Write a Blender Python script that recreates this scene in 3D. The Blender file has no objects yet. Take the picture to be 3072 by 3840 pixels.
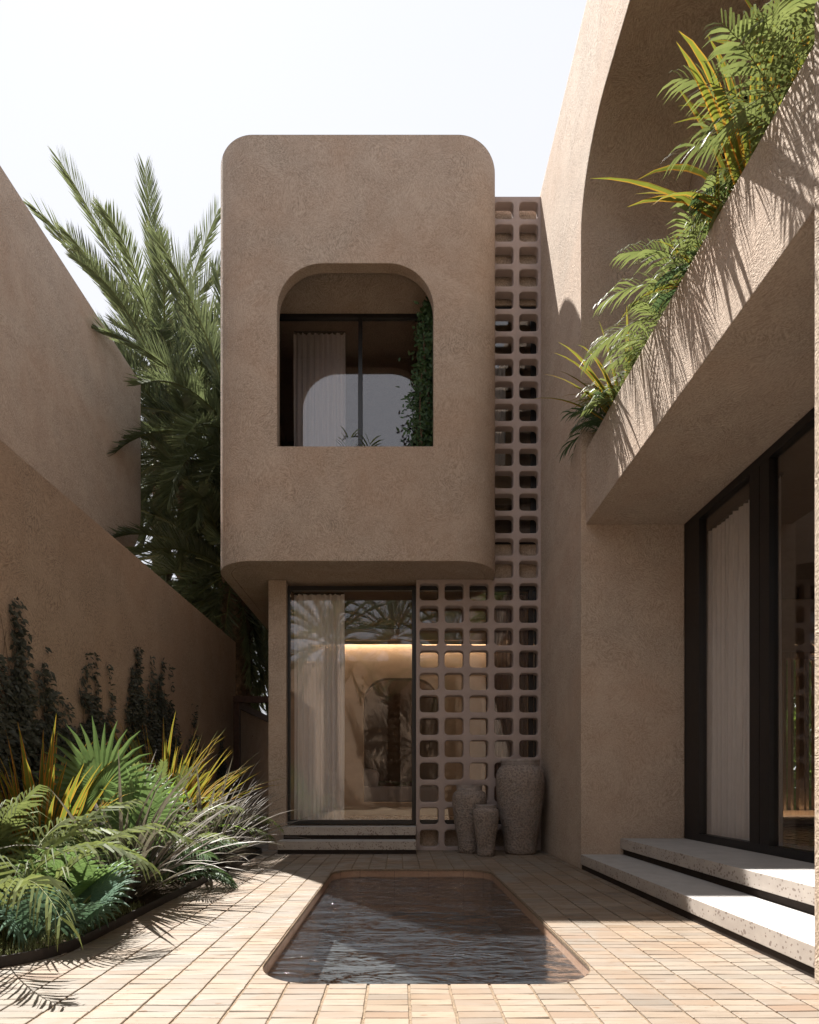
import bpy, bmesh, math, random
from mathutils import Vector, Matrix, geometry, noise
R = math.radians
rnd = random.Random(7)
PI = math.pi
sc = bpy.context.scene
COL = sc.collection

# ------------------------------------------------------------------ scene objects
def tag(o, label=None, cat=None, group=None, kind=None):
    if label: o['label'] = label
    if cat: o['category'] = cat
    if group: o['group'] = group
    if kind: o['kind'] = kind
    return o

def thing(name, label, cat, loc=(0, 0, 0), group=None):
    o = bpy.data.objects.new(name, None)
    o.empty_display_size = 0.2
    COL.objects.link(o)
    o.location = loc
    return tag(o, label, cat, group)

class MB:
    """mesh builder in world coordinates"""
    def __init__(s):
        s.v = []; s.f = []; s.uv = []; s.c = []; s.haveuv = False
    def vert(s, p): s.v.append(tuple(p)); return len(s.v) - 1
    def face(s, idx, uv=None, c=0.5):
        s.f.append(tuple(idx)); s.uv.append(uv); s.c.append(c)
        if uv: s.haveuv = True
    def poly(s, pts, c=0.5):
        b = len(s.v); s.v += [tuple(p) for p in pts]
        s.face(range(b, b + len(pts)), None, c)
    def box(s, x0, x1, y0, y1, z0, z1, c=0.5):
        b = len(s.v)
        s.v += [(x, y, z) for z in (z0, z1) for y in (y0, y1) for x in (x0, x1)]
        for q in ((0, 2, 3, 1), (4, 5, 7, 6), (0, 1, 5, 4), (2, 6, 7, 3), (0, 4, 6, 2), (1, 3, 7, 5)):
            s.face([b + i for i in q], None, c)
    def build(s, name, mat, parent=None, loc=None, smooth=None):
        off = Vector((0, 0, 0))
        if parent is not None:
            off = Vector(parent.location); p = parent.parent
            while p is not None: off += Vector(p.location); p = p.parent
        elif loc is not None: off = Vector(loc)
        vs = [(x - off.x, y - off.y, z - off.z) for x, y, z in s.v] if off.length else s.v
        me = bpy.data.meshes.new(name)
        me.from_pydata(vs, [], s.f)
        if s.haveuv:
            l = me.uv_layers.new(name='UVMap'); d = []
            for f, u in zip(s.f, s.uv):
                if u is None: d += [0.5, 0.5] * len(f)
                else:
                    for a in u: d += [a[0], a[1]]
            l.data.foreach_set('uv', d)
            at = me.attributes.new('rnd', 'FLOAT', 'FACE')
            at.data.foreach_set('value', s.c)
        elif any(c != 0.5 for c in s.c):
            at = me.attributes.new('rnd', 'FLOAT', 'FACE')
            at.data.foreach_set('value', s.c)
        me.materials.append(mat)
        if smooth is not None:
            me.shade_smooth()
            if smooth < 170: me.set_sharp_from_angle(angle=R(smooth))
        o = bpy.data.objects.new(name, me); COL.objects.link(o)
        if parent is not None: o.parent = parent
        elif loc is not None: o.location = loc
        return o

def fix_normals(o):
    bm = bmesh.new(); bm.from_mesh(o.data)
    bmesh.ops.remove_doubles(bm, verts=bm.verts, dist=1e-5)
    bmesh.ops.recalc_face_normals(bm, faces=bm.faces)
    bm.to_mesh(o.data); bm.free()
    return o

def arc(cx, cy, rx, ry, a0, a1, n):
    return [(cx + rx * math.cos(R(a0 + (a1 - a0) * i / n)), cy + ry * math.sin(R(a0 + (a1 - a0) * i / n))) for i in range(n + 1)]

def plate(mb, outer, holes, a, b, axis):
    """2D polygon with holes extruded along an axis; axis 'x': pts (y,z), 'y': pts (x,z), 'z': pts (x,y)"""
    def P(p, t):
        if axis == 'x': return (t, p[0], p[1])
        if axis == 'y': return (p[0], t, p[1])
        return (p[0], p[1], t)
    loops = [outer] + list(holes)
    tri = geometry.tessellate_polygon([[Vector((p[0], p[1], 0)) for p in l] for l in loops])
    flat = [p for l in loops for p in l]
    b0 = len(mb.v)
    for t in (a, b): mb.v += [P(p, t) for p in flat]
    n = len(flat)
    for t in tri:
        mb.face([b0 + t[0], b0 + t[1], b0 + t[2]])
        mb.face([b0 + n + t[2], b0 + n + t[1], b0 + n + t[0]])
    k = 0
    for l in loops:
        for i in range(len(l)):
            j = (i + 1) % len(l)
            mb.face([b0 + k + i, b0 + k + j, b0 + n + k + j, b0 + n + k + i])
        k += len(l)

def rrect(x0, x1, y0, y1, r, n=6, corners='1111'):
    """corners order: bl br tr tl"""
    p = []
    cs = [(x0, y0, 180, corners[0]), (x1, y0, 270, corners[1]), (x1, y1, 0, corners[2]), (x0, y1, 90, corners[3])]
    for (x, y, a, c) in cs:
        if c == '1':
            cx = x + r if x == x0 else x - r
            cy = y + r if y == y0 else y - r
            p += arc(cx, cy, r, r, a, a + 90, n)
        else: p.append((x, y))
    return p

def lathe(mb, cx, cy, prof, n=48, wob=0.0, seed=0):
    rings = []
    for (r, z) in prof:
        ring = []
        for i in range(n):
            a = 2 * PI * i / n
            rr = r * (1 + wob * noise.noise(Vector((math.cos(a) * 1.5 + seed, math.sin(a) * 1.5, z * 3))))
            ring.append(mb.vert((cx + rr * math.cos(a), cy + rr * math.sin(a), z)))
        rings.append(ring)
    for k in range(len(rings) - 1):
        for i in range(n):
            j = (i + 1) % n
            mb.face([rings[k][i], rings[k][j], rings[k + 1][j], rings[k + 1][i]])

def wn(o, amax=0.16):
    for p in o.data.polygons:
        if len(p.vertices) == 3: p.use_smooth = False
    return o

# ------------------------------------------------------------------ materials
class NT:
    def __init__(s, name):
        s.m = bpy.data.materials.new(name); s.m.use_nodes = True
        s.t = s.m.node_tree; s.t.nodes.clear()
        s.out = s.n('ShaderNodeOutputMaterial')
    def n(s, typ, **k):
        nd = s.t.nodes.new(typ)
        for a, b in k.items(): setattr(nd, a, b)
        return nd
    def l(s, a, b): s.t.links.new(a, b)
    def val(s, sock, v):
        if isinstance(v, (int, float, tuple, list)): sock.default_value = v
        else: s.l(v, sock)
    def math(s, op, a, b=0.0, c=0.0, clamp=False):
        nd = s.n('ShaderNodeMath', operation=op); nd.use_clamp = clamp
        s.val(nd.inputs[0], a); s.val(nd.inputs[1], b)
        if op in ('MULTIPLY_ADD', 'SMOOTH_MIN'): s.val(nd.inputs[2], c)
        return nd.outputs[0]
    def mix(s, f, a, b, mode='MIX'):
        nd = s.n('ShaderNodeMix', data_type='RGBA', blend_type=mode)
        s.val(nd.inputs[0], f)
        for i, v in ((6, a), (7, b)):
            if isinstance(v, tuple) and len(v) == 3: v = (*v, 1)
            s.val(nd.inputs[i], v)
        return nd.outputs[2]
    def noise(s, vec, scale, detail=3, rough=0.5, dist=0.0):
        nd = s.n('ShaderNodeTexNoise')
        if vec is not None: s.l(vec, nd.inputs['Vector'])
        nd.inputs['Scale'].default_value = scale; nd.inputs['Detail'].default_value = detail
        nd.inputs['Roughness'].default_value = rough; nd.inputs['Distortion'].default_value = dist
        return nd
    def ramp(s, f, a, b, lo=0.0, hi=1.0):
        nd = s.n('ShaderNodeMapRange'); s.val(nd.inputs[0], f)
        nd.inputs[1].default_value = a; nd.inputs[2].default_value = b
        nd.inputs[3].default_value = lo; nd.inputs[4].default_value = hi
        return nd.outputs[0]
    def pos(s, sx=1, sy=1, sz=1):
        g = s.n('ShaderNodeNewGeometry')
        if (sx, sy, sz) == (1, 1, 1): return g.outputs['Position']
        m = s.n('ShaderNodeVectorMath', operation='MULTIPLY'); s.l(g.outputs['Position'], m.inputs[0])
        m.inputs[1].default_value = (sx, sy, sz); return m.outputs[0]
    def bump(s, h, strength, dist, normal=None):
        b = s.n('ShaderNodeBump'); s.l(h, b.inputs['Height'])
        b.inputs['Strength'].default_value = strength; b.inputs['Distance'].default_value = dist
        if normal is not None: s.l(normal, b.inputs['Normal'])
        return b.outputs[0]
    def principled(s, col, rough=0.8, normal=None, spec=0.5, metal=0.0):
        p = s.n('ShaderNodeBsdfPrincipled')
        if isinstance(col, tuple): p.inputs['Base Color'].default_value = (*col, 1)
        else: s.l(col, p.inputs['Base Color'])
        s.val(p.inputs['Roughness'], rough)
        p.inputs['Specular IOR Level'].default_value = spec
        p.inputs['Metallic'].default_value = metal
        if normal is not None: s.l(normal, p.inputs['Normal'])
        return p
    def done(s, sh):
        s.l(sh, s.out.inputs['Surface']); return s.m

def mat_stucco(name, base, dark, scale=1.0, bstr=0.42):
    """hand trowelled earth render: short brush strokes whose direction drifts from patch to patch"""
    t = NT(name); P = t.pos()
    w = t.noise(P, 1.6 * scale, 2, 0.5)
    off = t.n('ShaderNodeVectorMath', operation='SCALE'); t.l(w.outputs['Color'], off.inputs[0]); off.inputs['Scale'].default_value = 0.55
    add = t.n('ShaderNodeVectorMath', operation='ADD'); t.l(P, add.inputs[0]); t.l(off.outputs[0], add.inputs[1])
    vo = t.n('ShaderNodeTexVoronoi'); t.l(add.outputs[0], vo.inputs['Vector']); vo.inputs['Scale'].default_value = 3.4 * scale
    sub = t.n('ShaderNodeVectorMath', operation='SUBTRACT'); t.l(add.outputs[0], sub.inputs[0]); t.l(vo.outputs['Position'], sub.inputs[1])
    rot = t.n('ShaderNodeVectorRotate', rotation_type='EULER_XYZ')
    ang = t.n('ShaderNodeVectorMath', operation='SCALE'); t.l(vo.outputs['Color'], ang.inputs[0]); ang.inputs['Scale'].default_value = 6.0
    t.l(sub.outputs[0], rot.inputs['Vector']); t.l(ang.outputs[0], rot.inputs['Rotation'])
    mp = t.n('ShaderNodeVectorMath', operation='MULTIPLY'); t.l(rot.outputs[0], mp.inputs[0]); mp.inputs[1].default_value = (15 * scale, 75 * scale, 75 * scale)
    st = t.noise(mp.outputs[0], 1.0, 2, 0.6, 0.4)
    fi = t.noise(P, 55 * scale, 3, 0.6)
    h = t.math('ADD', t.math('MULTIPLY', st.outputs['Fac'], 0.8), t.math('MULTIPLY', fi.outputs['Fac'], 0.45))
    bv = t.n('ShaderNodeBevel'); bv.samples = 4; bv.inputs['Radius'].default_value = 0.022
    nm = t.bump(h, bstr, 0.035, bv.outputs[0])
    big = t.noise(P, 0.6, 4, 0.6, 0.6)
    med = t.noise(P, 2.3, 4, 0.6, 0.5)
    stain = t.noise(t.pos(1.4, 1.4, 0.22), 1.6, 4, 0.62, 0.3)
    f = t.ramp(h, 0.50, 0.72)
    c = t.mix(f, dark, base)
    c = t.mix(t.ramp(big.outputs['Fac'], 0.35, 0.7, 0, 0.5), c, tuple(a * k for a, k in zip(base, (0.92, 0.76, 0.66))))
    c = t.mix(t.ramp(med.outputs['Fac'], 0.4, 0.75, 0, 0.45), c, tuple(a * k for a, k in zip(base, (1.12, 1.13, 1.14))))
    c = t.mix(t.ramp(stain.outputs['Fac'], 0.56, 0.72, 0, 0.22), c, tuple(a * 0.72 for a in base))
    pit = t.n('ShaderNodeTexVoronoi'); t.l(P, pit.inputs['Vector']); pit.inputs['Scale'].default_value = 34
    pm = t.math('MULTIPLY', t.math('LESS_THAN', pit.outputs['Distance'], 0.09), t.ramp(fi.outputs['Fac'], 0.5, 0.62))
    c = t.mix(t.math('MULTIPLY', pm, 0.6), c, tuple(a * 0.45 for a in base))
    return t.done(t.principled(c, 0.92, nm, 0.15).outputs[0])

def mat_brick():
    t = NT('paving_brick'); P = t.pos()
    at = t.n('ShaderNodeAttribute', attribute_name='rnd'); r = at.outputs['Fac']
    wn = t.n('ShaderNodeTexWhiteNoise', noise_dimensions='1D'); t.l(r, wn.inputs['W'])
    big = t.noise(t.pos(1, 1, 1), 0.55, 3, 0.55, 0.4)
    med = t.noise(P, 2.2, 3, 0.6, 0.5)
    streak = t.noise(t.pos(6, 55, 20), 1.0, 4, 0.65, 0.6)
    fine = t.noise(P, 130, 3, 0.6)
    spots = t.noise(t.pos(14, 38, 10), 1.0, 3, 0.5)
    sep = t.n('ShaderNodeSeparateXYZ'); t.l(P, sep.inputs[0])
    warm = t.math('ADD', t.ramp(big.outputs['Fac'], 0.38, 0.6, 0, 1.0), t.ramp(sep.outputs[0], -0.4, 1.6, -0.15, 0.35), clamp=True)
    c = t.mix(wn.outputs['Value'], (0.223, 0.197, 0.172), (0.194, 0.169, 0.140))
    wc = t.mix(wn.outputs['Value'], (0.218, 0.155, 0.101), (0.210, 0.158, 0.112))
    c = t.mix(t.math('MULTIPLY', warm, t.ramp(r, 0, 1, 0.45, 1.0)), c, wc)
    c = t.mix(t.ramp(med.outputs['Fac'], 0.46, 0.62, 0, 0.6), c, (0.180, 0.120, 0.076))
    c = t.mix(t.ramp(r, 0.88, 1.0, 0, 0.6), c, (0.162, 0.104, 0.070))
    c = t.mix(t.ramp(r, 0.10, 0.0, 0, 0.5), c, (0.129, 0.112, 0.091))
    c = t.mix(1.0, c, t.mix(t.ramp(wn.outputs['Value'], 0, 1), (0.80, 0.80, 0.80), (1.12, 1.12, 1.12)), 'MULTIPLY')
    c = t.mix(t.ramp(streak.outputs['Fac'], 0.5, 0.68, 0, 0.55), c, (0.144, 0.112, 0.083))
    c = t.mix(t.ramp(spots.outputs['Fac'], 0.66, 0.72, 0, 0.75), c, (0.122, 0.061, 0.028))
    c = t.mix(t.ramp(fine.outputs['Fac'], 0.62, 0.70, 0, 0.35), c, (0.089, 0.075, 0.063))
    h = t.math('ADD', t.math('MULTIPLY', streak.outputs['Fac'], 0.7), t.math('MULTIPLY', fine.outputs['Fac'], 0.4))
    rg = t.ramp(med.outputs['Fac'], 0.35, 0.7, 0.42, 0.68)
    return t.done(t.principled(c, rg, t.bump(h, 0.35, 0.004), 0.4).outputs[0])

def mat_simple(name, col, rough=0.6, var=0.15, scale=12, bstr=0.1, spec=0.4, metal=0.0, coords=(1, 1, 1), bdist=0.01):
    t = NT(name); P = t.pos(*coords)
    a = t.noise(P, scale, 4, 0.6, 0.3)
    c = t.mix(t.ramp(a.outputs['Fac'], 0.3, 0.7), tuple(x * (1 - var) for x in col), tuple(min(1, x * (1 + var)) for x in col))
    b = t.noise(P, scale * 6, 3, 0.6)
    return t.done(t.principled(c, t.ramp(b.outputs['Fac'], 0.3, 0.7, max(0.02, rough - 0.08), min(1, rough + 0.08)), t.bump(b.outputs['Fac'], bstr, bdist), spec, metal).outputs[0])

def mat_terrazzo():
    t = NT('pitted_stone'); P = t.pos()
    m = t.noise(P, 7, 4, 0.6)
    g = t.noise(P, 150, 2, 0.6)
    v = t.n('ShaderNodeTexVoronoi'); t.l(P, v.inputs['Vector']); v.inputs['Scale'].default_value = 36
    dens = t.noise(P, 9, 2, 0.5)
    geo = t.n('ShaderNodeNewGeometry'); sp = t.n('ShaderNodeSeparateXYZ'); t.l(geo.outputs['Normal'], sp.inputs[0])
    side = t.math('SUBTRACT', 1.0, t.math('MULTIPLY', t.math('ABSOLUTE', sp.outputs[2]), 0.97))
    thr = t.math('MULTIPLY', t.ramp(dens.outputs['Fac'], 0.4, 0.7, 0.16, 0.46), side)
    pit = t.math('LESS_THAN', v.outputs['Distance'], thr)
    c = t.mix(t.ramp(m.outputs['Fac'], 0.3, 0.7), (0.34, 0.33, 0.32), (0.41, 0.40, 0.39))
    sidec = t.mix(t.ramp(m.outputs['Fac'], 0.3, 0.7), (0.36, 0.315, 0.28), (0.44, 0.39, 0.345))
    c = t.mix(side, c, sidec)
    c = t.mix(t.ramp(g.outputs['Fac'], 0.55, 0.7, 0, 0.25), c, (0.33, 0.28, 0.24))
    c = t.mix(t.math('MULTIPLY', pit, 0.75), c, (0.17, 0.13, 0.11))
    h = t.math('SUBTRACT', t.math('MULTIPLY', g.outputs['Fac'], 0.3), pit)
    bv = t.n('ShaderNodeBevel'); bv.samples = 4; bv.inputs['Radius'].default_value = 0.006
    return t.done(t.principled(c, 0.6, t.bump(h, 0.5, 0.004, bv.outputs[0]), 0.3).outputs[0])

def mat_leaf(name, c1, c2, margin=None, trans=0.35, rough=0.42, tip=None):
    t = NT(name)
    at = t.n('ShaderNodeAttribute', attribute_name='rnd'); r = at.outputs['Fac']
    uv = t.n('ShaderNodeUVMap'); sp = t.n('ShaderNodeSeparateXYZ'); t.l(uv.outputs[0], sp.inputs[0])
    u, v = sp.outputs[0], sp.outputs[1]
    c = t.mix(r, c1, c2)
    # veins along the blade
    wv = t.math('SINE', t.math('MULTIPLY', u, 40.0))
    c = t.mix(t.ramp(wv, 0.2, 1, 0, 0.22), c, tuple(a * 0.6 for a in c1))
    n = t.noise(t.pos(), 9, 3, 0.6)
    c = t.mix(t.ramp(n.outputs['Fac'], 0.45, 0.7, 0, 0.35), c, tuple(min(1, a * 1.5) for a in c2))
    if tip: c = t.mix(t.ramp(v, 0.82, 1.0, 0, 0.8), c, tip)
    if margin:
        d = t.math('ABSOLUTE', t.math('SUBTRACT', u, 0.5))
        c = t.mix(t.ramp(d, 0.30, 0.40), c, margin)
    p = t.principled(c, rough + 0.1, None, 0.25)
    tr = t.n('ShaderNodeBsdfTranslucent')
    t.l(t.mix(0.5, c, tuple(min(1, a * b) for a, b in zip(c2, (1.8, 1.85, 1.3)))), tr.inputs['Color'])
    mx = t.n('ShaderNodeMixShader'); mx.inputs[0].default_value = trans
    t.l(p.outputs[0], mx.inputs[1]); t.l(tr.outputs[0], mx.inputs[2])
    return t.done(mx.outputs[0])

def thin_fresnel(t, ior, normal=None):
    g = t.n('ShaderNodeNewGeometry')
    fr = t.n('ShaderNodeFresnel')
    t.l(t.ramp(g.outputs['Backfacing'], 0, 1, ior, 1 / ior), fr.inputs['IOR'])
    if normal is not None: t.l(normal, fr.inputs['Normal'])
    return fr.outputs[0]

def mat_glass(name='window_glass', tint=(0.95, 0.94, 0.92), boost=1.5):
    t = NT(name)
    f = t.math('MULTIPLY', thin_fresnel(t, 1.5), boost, clamp=True)
    tr = t.n('ShaderNodeBsdfTransparent'); tr.inputs[0].default_value = (*tint, 1)
    gl = t.n('ShaderNodeBsdfGlossy'); gl.inputs['Roughness'].default_value = 0.0
    gl.inputs['Color'].default_value = (0.95, 0.95, 0.97, 1)
    mx = t.n('ShaderNodeMixShader'); t.l(f, mx.inputs[0]); t.l(tr.outputs[0], mx.inputs[1]); t.l(gl.outputs[0], mx.inputs[2])
    return t.done(mx.outputs[0])

def mat_water():
    t = NT('pool_water')
    a = t.noise(t.pos(1.5, 4.2, 1), 1.3, 2, 0.5, 1.2)
    b = t.noise(t.pos(4.2, 11, 1), 1.5, 2, 0.5, 1.0)
    h = t.math('ADD', a.outputs['Fac'], t.math('MULTIPLY', b.outputs['Fac'], 0.22))
    nm = t.bump(h, 1.0, 0.15)
    f = t.math('MULTIPLY', thin_fresnel(t, 1.33, nm), 2.7, clamp=True)
    tr = t.n('ShaderNodeBsdfTransparent'); tr.inputs[0].default_value = (0.58, 0.61, 0.63, 1)
    gl = t.n('ShaderNodeBsdfGlossy'); gl.inputs['Roughness'].default_value = 0.01; t.l(nm, gl.inputs['Normal'])
    mx = t.n('ShaderNodeMixShader'); t.l(f, mx.inputs[0])
    df = t.n('ShaderNodeBsdfDiffuse'); df.inputs[0].default_value = (0.16, 0.175, 0.20, 1); m2 = t.n('ShaderNodeMixShader'); m2.inputs[0].default_value = 0.10
    t.l(tr.outputs[0], m2.inputs[1]); t.l(df.outputs[0], m2.inputs[2]); t.l(m2.outputs[0], mx.inputs[1]); t.l(gl.outputs[0], mx.inputs[2])
    return t.done(mx.outputs[0])

def mat_fabric(name, col, trans=0.4, clear=0.0):
    t = NT(name)
    w = t.noise(t.pos(150, 150, 6), 1, 2, 0.5)
    c = t.mix(t.ramp(w.outputs['Fac'], 0.3, 0.7), tuple(a * 0.85 for a in col), col)
    d = t.principled(c, 0.9, None, 0.1)
    tr = t.n('ShaderNodeBsdfTranslucent'); t.l(c, tr.inputs[0])
    mx = t.n('ShaderNodeMixShader'); mx.inputs[0].default_value = trans
    t.l(d.outputs[0], mx.inputs[1]); t.l(tr.outputs[0], mx.inputs[2])
    if clear:
        tp = t.n('ShaderNodeBsdfTransparent'); m2 = t.n('ShaderNodeMixShader'); m2.inputs[0].default_value = clear
        t.l(mx.outputs[0], m2.inputs[1]); t.l(tp.outputs[0], m2.inputs[2]); return t.done(m2.outputs[0])
    return t.done(mx.outputs[0])

def mat_emit(name, col, s):
    t = NT(name); e = t.n('ShaderNodeEmission'); e.inputs[0].default_value = (*col, 1); e.inputs[1].default_value = s
    return t.done(e.outputs[0])

def mat_vase(name, col):
    t = NT(name); P = t.pos()
    v = t.n('ShaderNodeTexVoronoi'); t.l(P, v.inputs['Vector']); v.inputs['Scale'].default_value = 38
    n = t.noise(P, 30, 4, 0.7, 0.8); n2 = t.noise(P, 6, 3, 0.6)
    g = t.n('ShaderNodeNewGeometry')
    h = t.math('ADD', t.math('MULTIPLY', v.outputs['Distance'], 0.6), n.outputs['Fac'])
    c = t.mix(t.ramp(h, 0.5, 0.95), tuple(a * 0.45 for a in col), col)
    c = t.mix(t.ramp(n2.outputs['Fac'], 0.4, 0.7, 0, 0.4), c, (0.30, 0.28, 0.27))
    return t.done(t.principled(c, 0.9, t.bump(h, 0.9, 0.03), 0.15).outputs[0])

M = {}
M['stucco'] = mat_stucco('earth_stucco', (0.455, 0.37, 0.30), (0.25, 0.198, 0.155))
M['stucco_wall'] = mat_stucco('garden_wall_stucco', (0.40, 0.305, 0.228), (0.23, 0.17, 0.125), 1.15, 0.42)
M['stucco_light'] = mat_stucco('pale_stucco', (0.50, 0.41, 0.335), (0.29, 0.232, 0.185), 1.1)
M['inner'] = mat_simple('interior_plaster', (0.52, 0.39, 0.28), 0.9, 0.12, 2.5, 0.2, 0.1)
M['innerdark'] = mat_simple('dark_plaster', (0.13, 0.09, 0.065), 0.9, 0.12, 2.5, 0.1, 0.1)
M['screen'] = mat_simple('painted_concrete', (0.36, 0.29, 0.265), 0.85, 0.08, 4, 0.15, 0.2)
M['brick'] = mat_brick()
M['mortar'] = mat_simple('sandy_joint', (0.20, 0.15, 0.105), 0.95, 0.35, 60, 0.8, 0.1, bdist=0.006)
M['stone'] = mat_terrazzo()
M['black'] = mat_simple('black_metal', (0.012, 0.011, 0.012), 0.38, 0.2, 20, 0.02, 0.5)
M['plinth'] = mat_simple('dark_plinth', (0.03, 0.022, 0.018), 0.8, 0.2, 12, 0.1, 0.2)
M['brown'] = mat_simple('brown_metal', (0.085, 0.048, 0.036), 0.75, 0.2, 14, 0.03, 0.15)
M['edging'] = mat_simple('black_steel_edging', (0.018, 0.014, 0.013), 0.45, 0.3, 20, 0.05, 0.4)
M['glass'] = mat_glass()
M['glass_upper'] = mat_glass('upper_glass', (0.80, 0.78, 0.77), 2.4)
M['water'] = mat_water()
M['curtain'] = mat_fabric('sheer_curtain', (0.92, 0.89, 0.90), 0.18, 0.05)
M['sofa'] = mat_fabric('grey_fabric', (0.42, 0.38, 0.38), 0.0)
M['vase'] = mat_vase('rough_clay', (0.34, 0.275, 0.235))
M['vasecol'] = mat_simple('smooth_clay_neck', (0.27, 0.235, 0.22), 0.7, 0.25, 14, 0.35, 0.2, bdist=0.008)
M['wood'] = mat_simple('light_oak', (0.36, 0.22, 0.12), 0.55, 0.25, 5, 0.1, 0.3, coords=(8, 8, 0.6))
M['soil'] = mat_simple('garden_soil', (0.055, 0.04, 0.028), 0.95, 0.4, 14, 0.8, 0.1, bdist=0.02)
M['ground'] = mat_simple('bare_earth', (0.22, 0.17, 0.12), 0.95, 0.3, 1.2, 0.5, 0.1, bdist=0.03)
M['trunk'] = mat_simple('palm_bark', (0.13, 0.09, 0.06), 0.9, 0.4, 9, 0.8, 0.1, bdist=0.03)
M['stem'] = mat_simple('green_stem', (0.11, 0.12, 0.035), 0.6, 0.3, 8, 0.1)
M['lamp'] = mat_emit('warm_strip', (1.0, 0.78, 0.58), 13.0)
M['sun_glow'] = mat_emit('sunlight_glow', (1.0, 0.86, 0.70), 2.5)  # glow imitating sunlight on the side room bench, no real lamp
M['floor_in'] = mat_simple('polished_floor', (0.26, 0.19, 0.14), 0.25, 0.1, 1.5, 0.01)
def mat_pooltile():
    t = NT('pool_tile'); P = t.pos()
    sp = t.n('ShaderNodeSeparateXYZ'); t.l(P, sp.inputs[0])
    def jt(s, w, o=0.0):
        fr = t.math('FRACT', t.math('DIVIDE', t.math('ADD', s, 50.0 + o), w))
        return t.math('LESS_THAN', fr, 0.012)
    j = t.math('MAXIMUM', jt(sp.outputs[0], 0.4, 0.05), t.math('MAXIMUM', jt(sp.outputs[1], 0.4), jt(sp.outputs[2], 0.5, 0.11)))
    n = t.noise(P, 3, 4, 0.6, 0.4); n2 = t.noise(P, 40, 3, 0.6)
    geo = t.n('ShaderNodeNewGeometry'); s2 = t.n('ShaderNodeSeparateXYZ'); t.l(geo.outputs['Normal'], s2.inputs[0])
    up = t.math('ABSOLUTE', s2.outputs[2])
    c = t.mix(t.ramp(n.outputs['Fac'], 0.3, 0.7), (0.30, 0.185, 0.125), (0.38, 0.245, 0.17))
    c = t.mix(t.ramp(n2.outputs['Fac'], 0.5, 0.7, 0, 0.4), c, (0.2, 0.12, 0.08))
    c = t.mix(up, c, (0.11, 0.105, 0.10))
    c = t.mix(t.math('MULTIPLY', j, 0.7), c, (0.06, 0.045, 0.04))
    return t.done(t.principled(c, 0.5, None, 0.3).outputs[0])
M['pooltile'] = mat_pooltile()
M['areca'] = mat_leaf('areca_leaf', (0.045, 0.068, 0.027), (0.18, 0.205, 0.08), None, 0.30, 0.38)
M['areca_dark'] = mat_leaf('deep_green_leaf', (0.03, 0.06, 0.032), (0.085, 0.13, 0.06), None, 0.28, 0.38)
M['date'] = mat_leaf('date_leaf', (0.033, 0.047, 0.031), (0.13, 0.15, 0.08), None, 0.30, 0.42, (0.22, 0.17, 0.08))
M['phorm'] = mat_leaf('flax_leaf', (0.07, 0.095, 0.018), (0.17, 0.185, 0.035), (0.55, 0.20, 0.03), 0.30, 0.4)
M['grey'] = mat_leaf('grey_flax_leaf', (0.10, 0.085, 0.075), (0.21, 0.19, 0.165), None, 0.12, 0.4)
M['lance'] = mat_leaf('lance_leaf', (0.09, 0.17, 0.03), (0.19, 0.28, 0.06), None, 0.35, 0.35)
M['fan'] = mat_leaf('fan_leaf', (0.06, 0.12, 0.05), (0.15, 0.22, 0.085), None, 0.25, 0.4)
M['fanblue'] = mat_leaf('blue_fan_leaf', (0.05, 0.10, 0.075), (0.10, 0.16, 0.11), None, 0.2, 0.4)
M['creeper'] = mat_leaf('creeper_leaf', (0.028, 0.032, 0.026), (0.075, 0.082, 0.066), None, 0.08, 0.5)
M['ivy'] = mat_leaf('ivy_leaf', (0.02, 0.045, 0.014), (0.045, 0.085, 0.025), None, 0.15, 0.45)
M['grass'] = mat_leaf('grass_blade', (0.10, 0.12, 0.05), (0.22, 0.24, 0.12), None, 0.3, 0.5)

# ------------------------------------------------------------------ measured layout (metres; the eye is at z = 1)
F = 2100.0; VX, VY = 1495.0, 2936.0
YB = 8.33      # front plane of the ground floor and the block screen
YF = 7.645     # front plane of the upper volume
ZS, ZT = 4.03, 9.85

# ---------- setting: ground, paving, pool
mb = MB()
mb.poly([(-60, -60, -1.3), (60, -60, -1.3), (60, 90, -1.3), (-60, 90, -1.3)])
gobj = None
px0, px1, py0, py1, pr = -0.75, 1.05, 2.79, 6.508, 0.32
hole = rrect(px0, px1, py0, py1, pr, 12)
mb = MB()
outer = [(-60, -60), (60, -60), (60, 90), (-60, 90)]
tri = geometry.tessellate_polygon([[Vector((*p, 0)) for p in outer], [Vector((*p, 0)) for p in hole]])
fl = outer + hole; mb.v = [(p[0], p[1], -0.03) for p in fl]
for t_ in tri: mb.face(t_)
o = mb.build('ground', M['ground']); fix_normals(o); tag(o, kind='structure')
# joint bed of the patio
mb = MB()
outer = [(-3.5, -1.0), (3.3, -1.0), (3.3, 14.0), (-3.5, 14.0)]
plate(mb, outer, [hole], -0.024, -0.0075, 'z')
o = mb.build('path', M['mortar']); fix_normals(o); tag(o, kind='structure')
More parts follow.
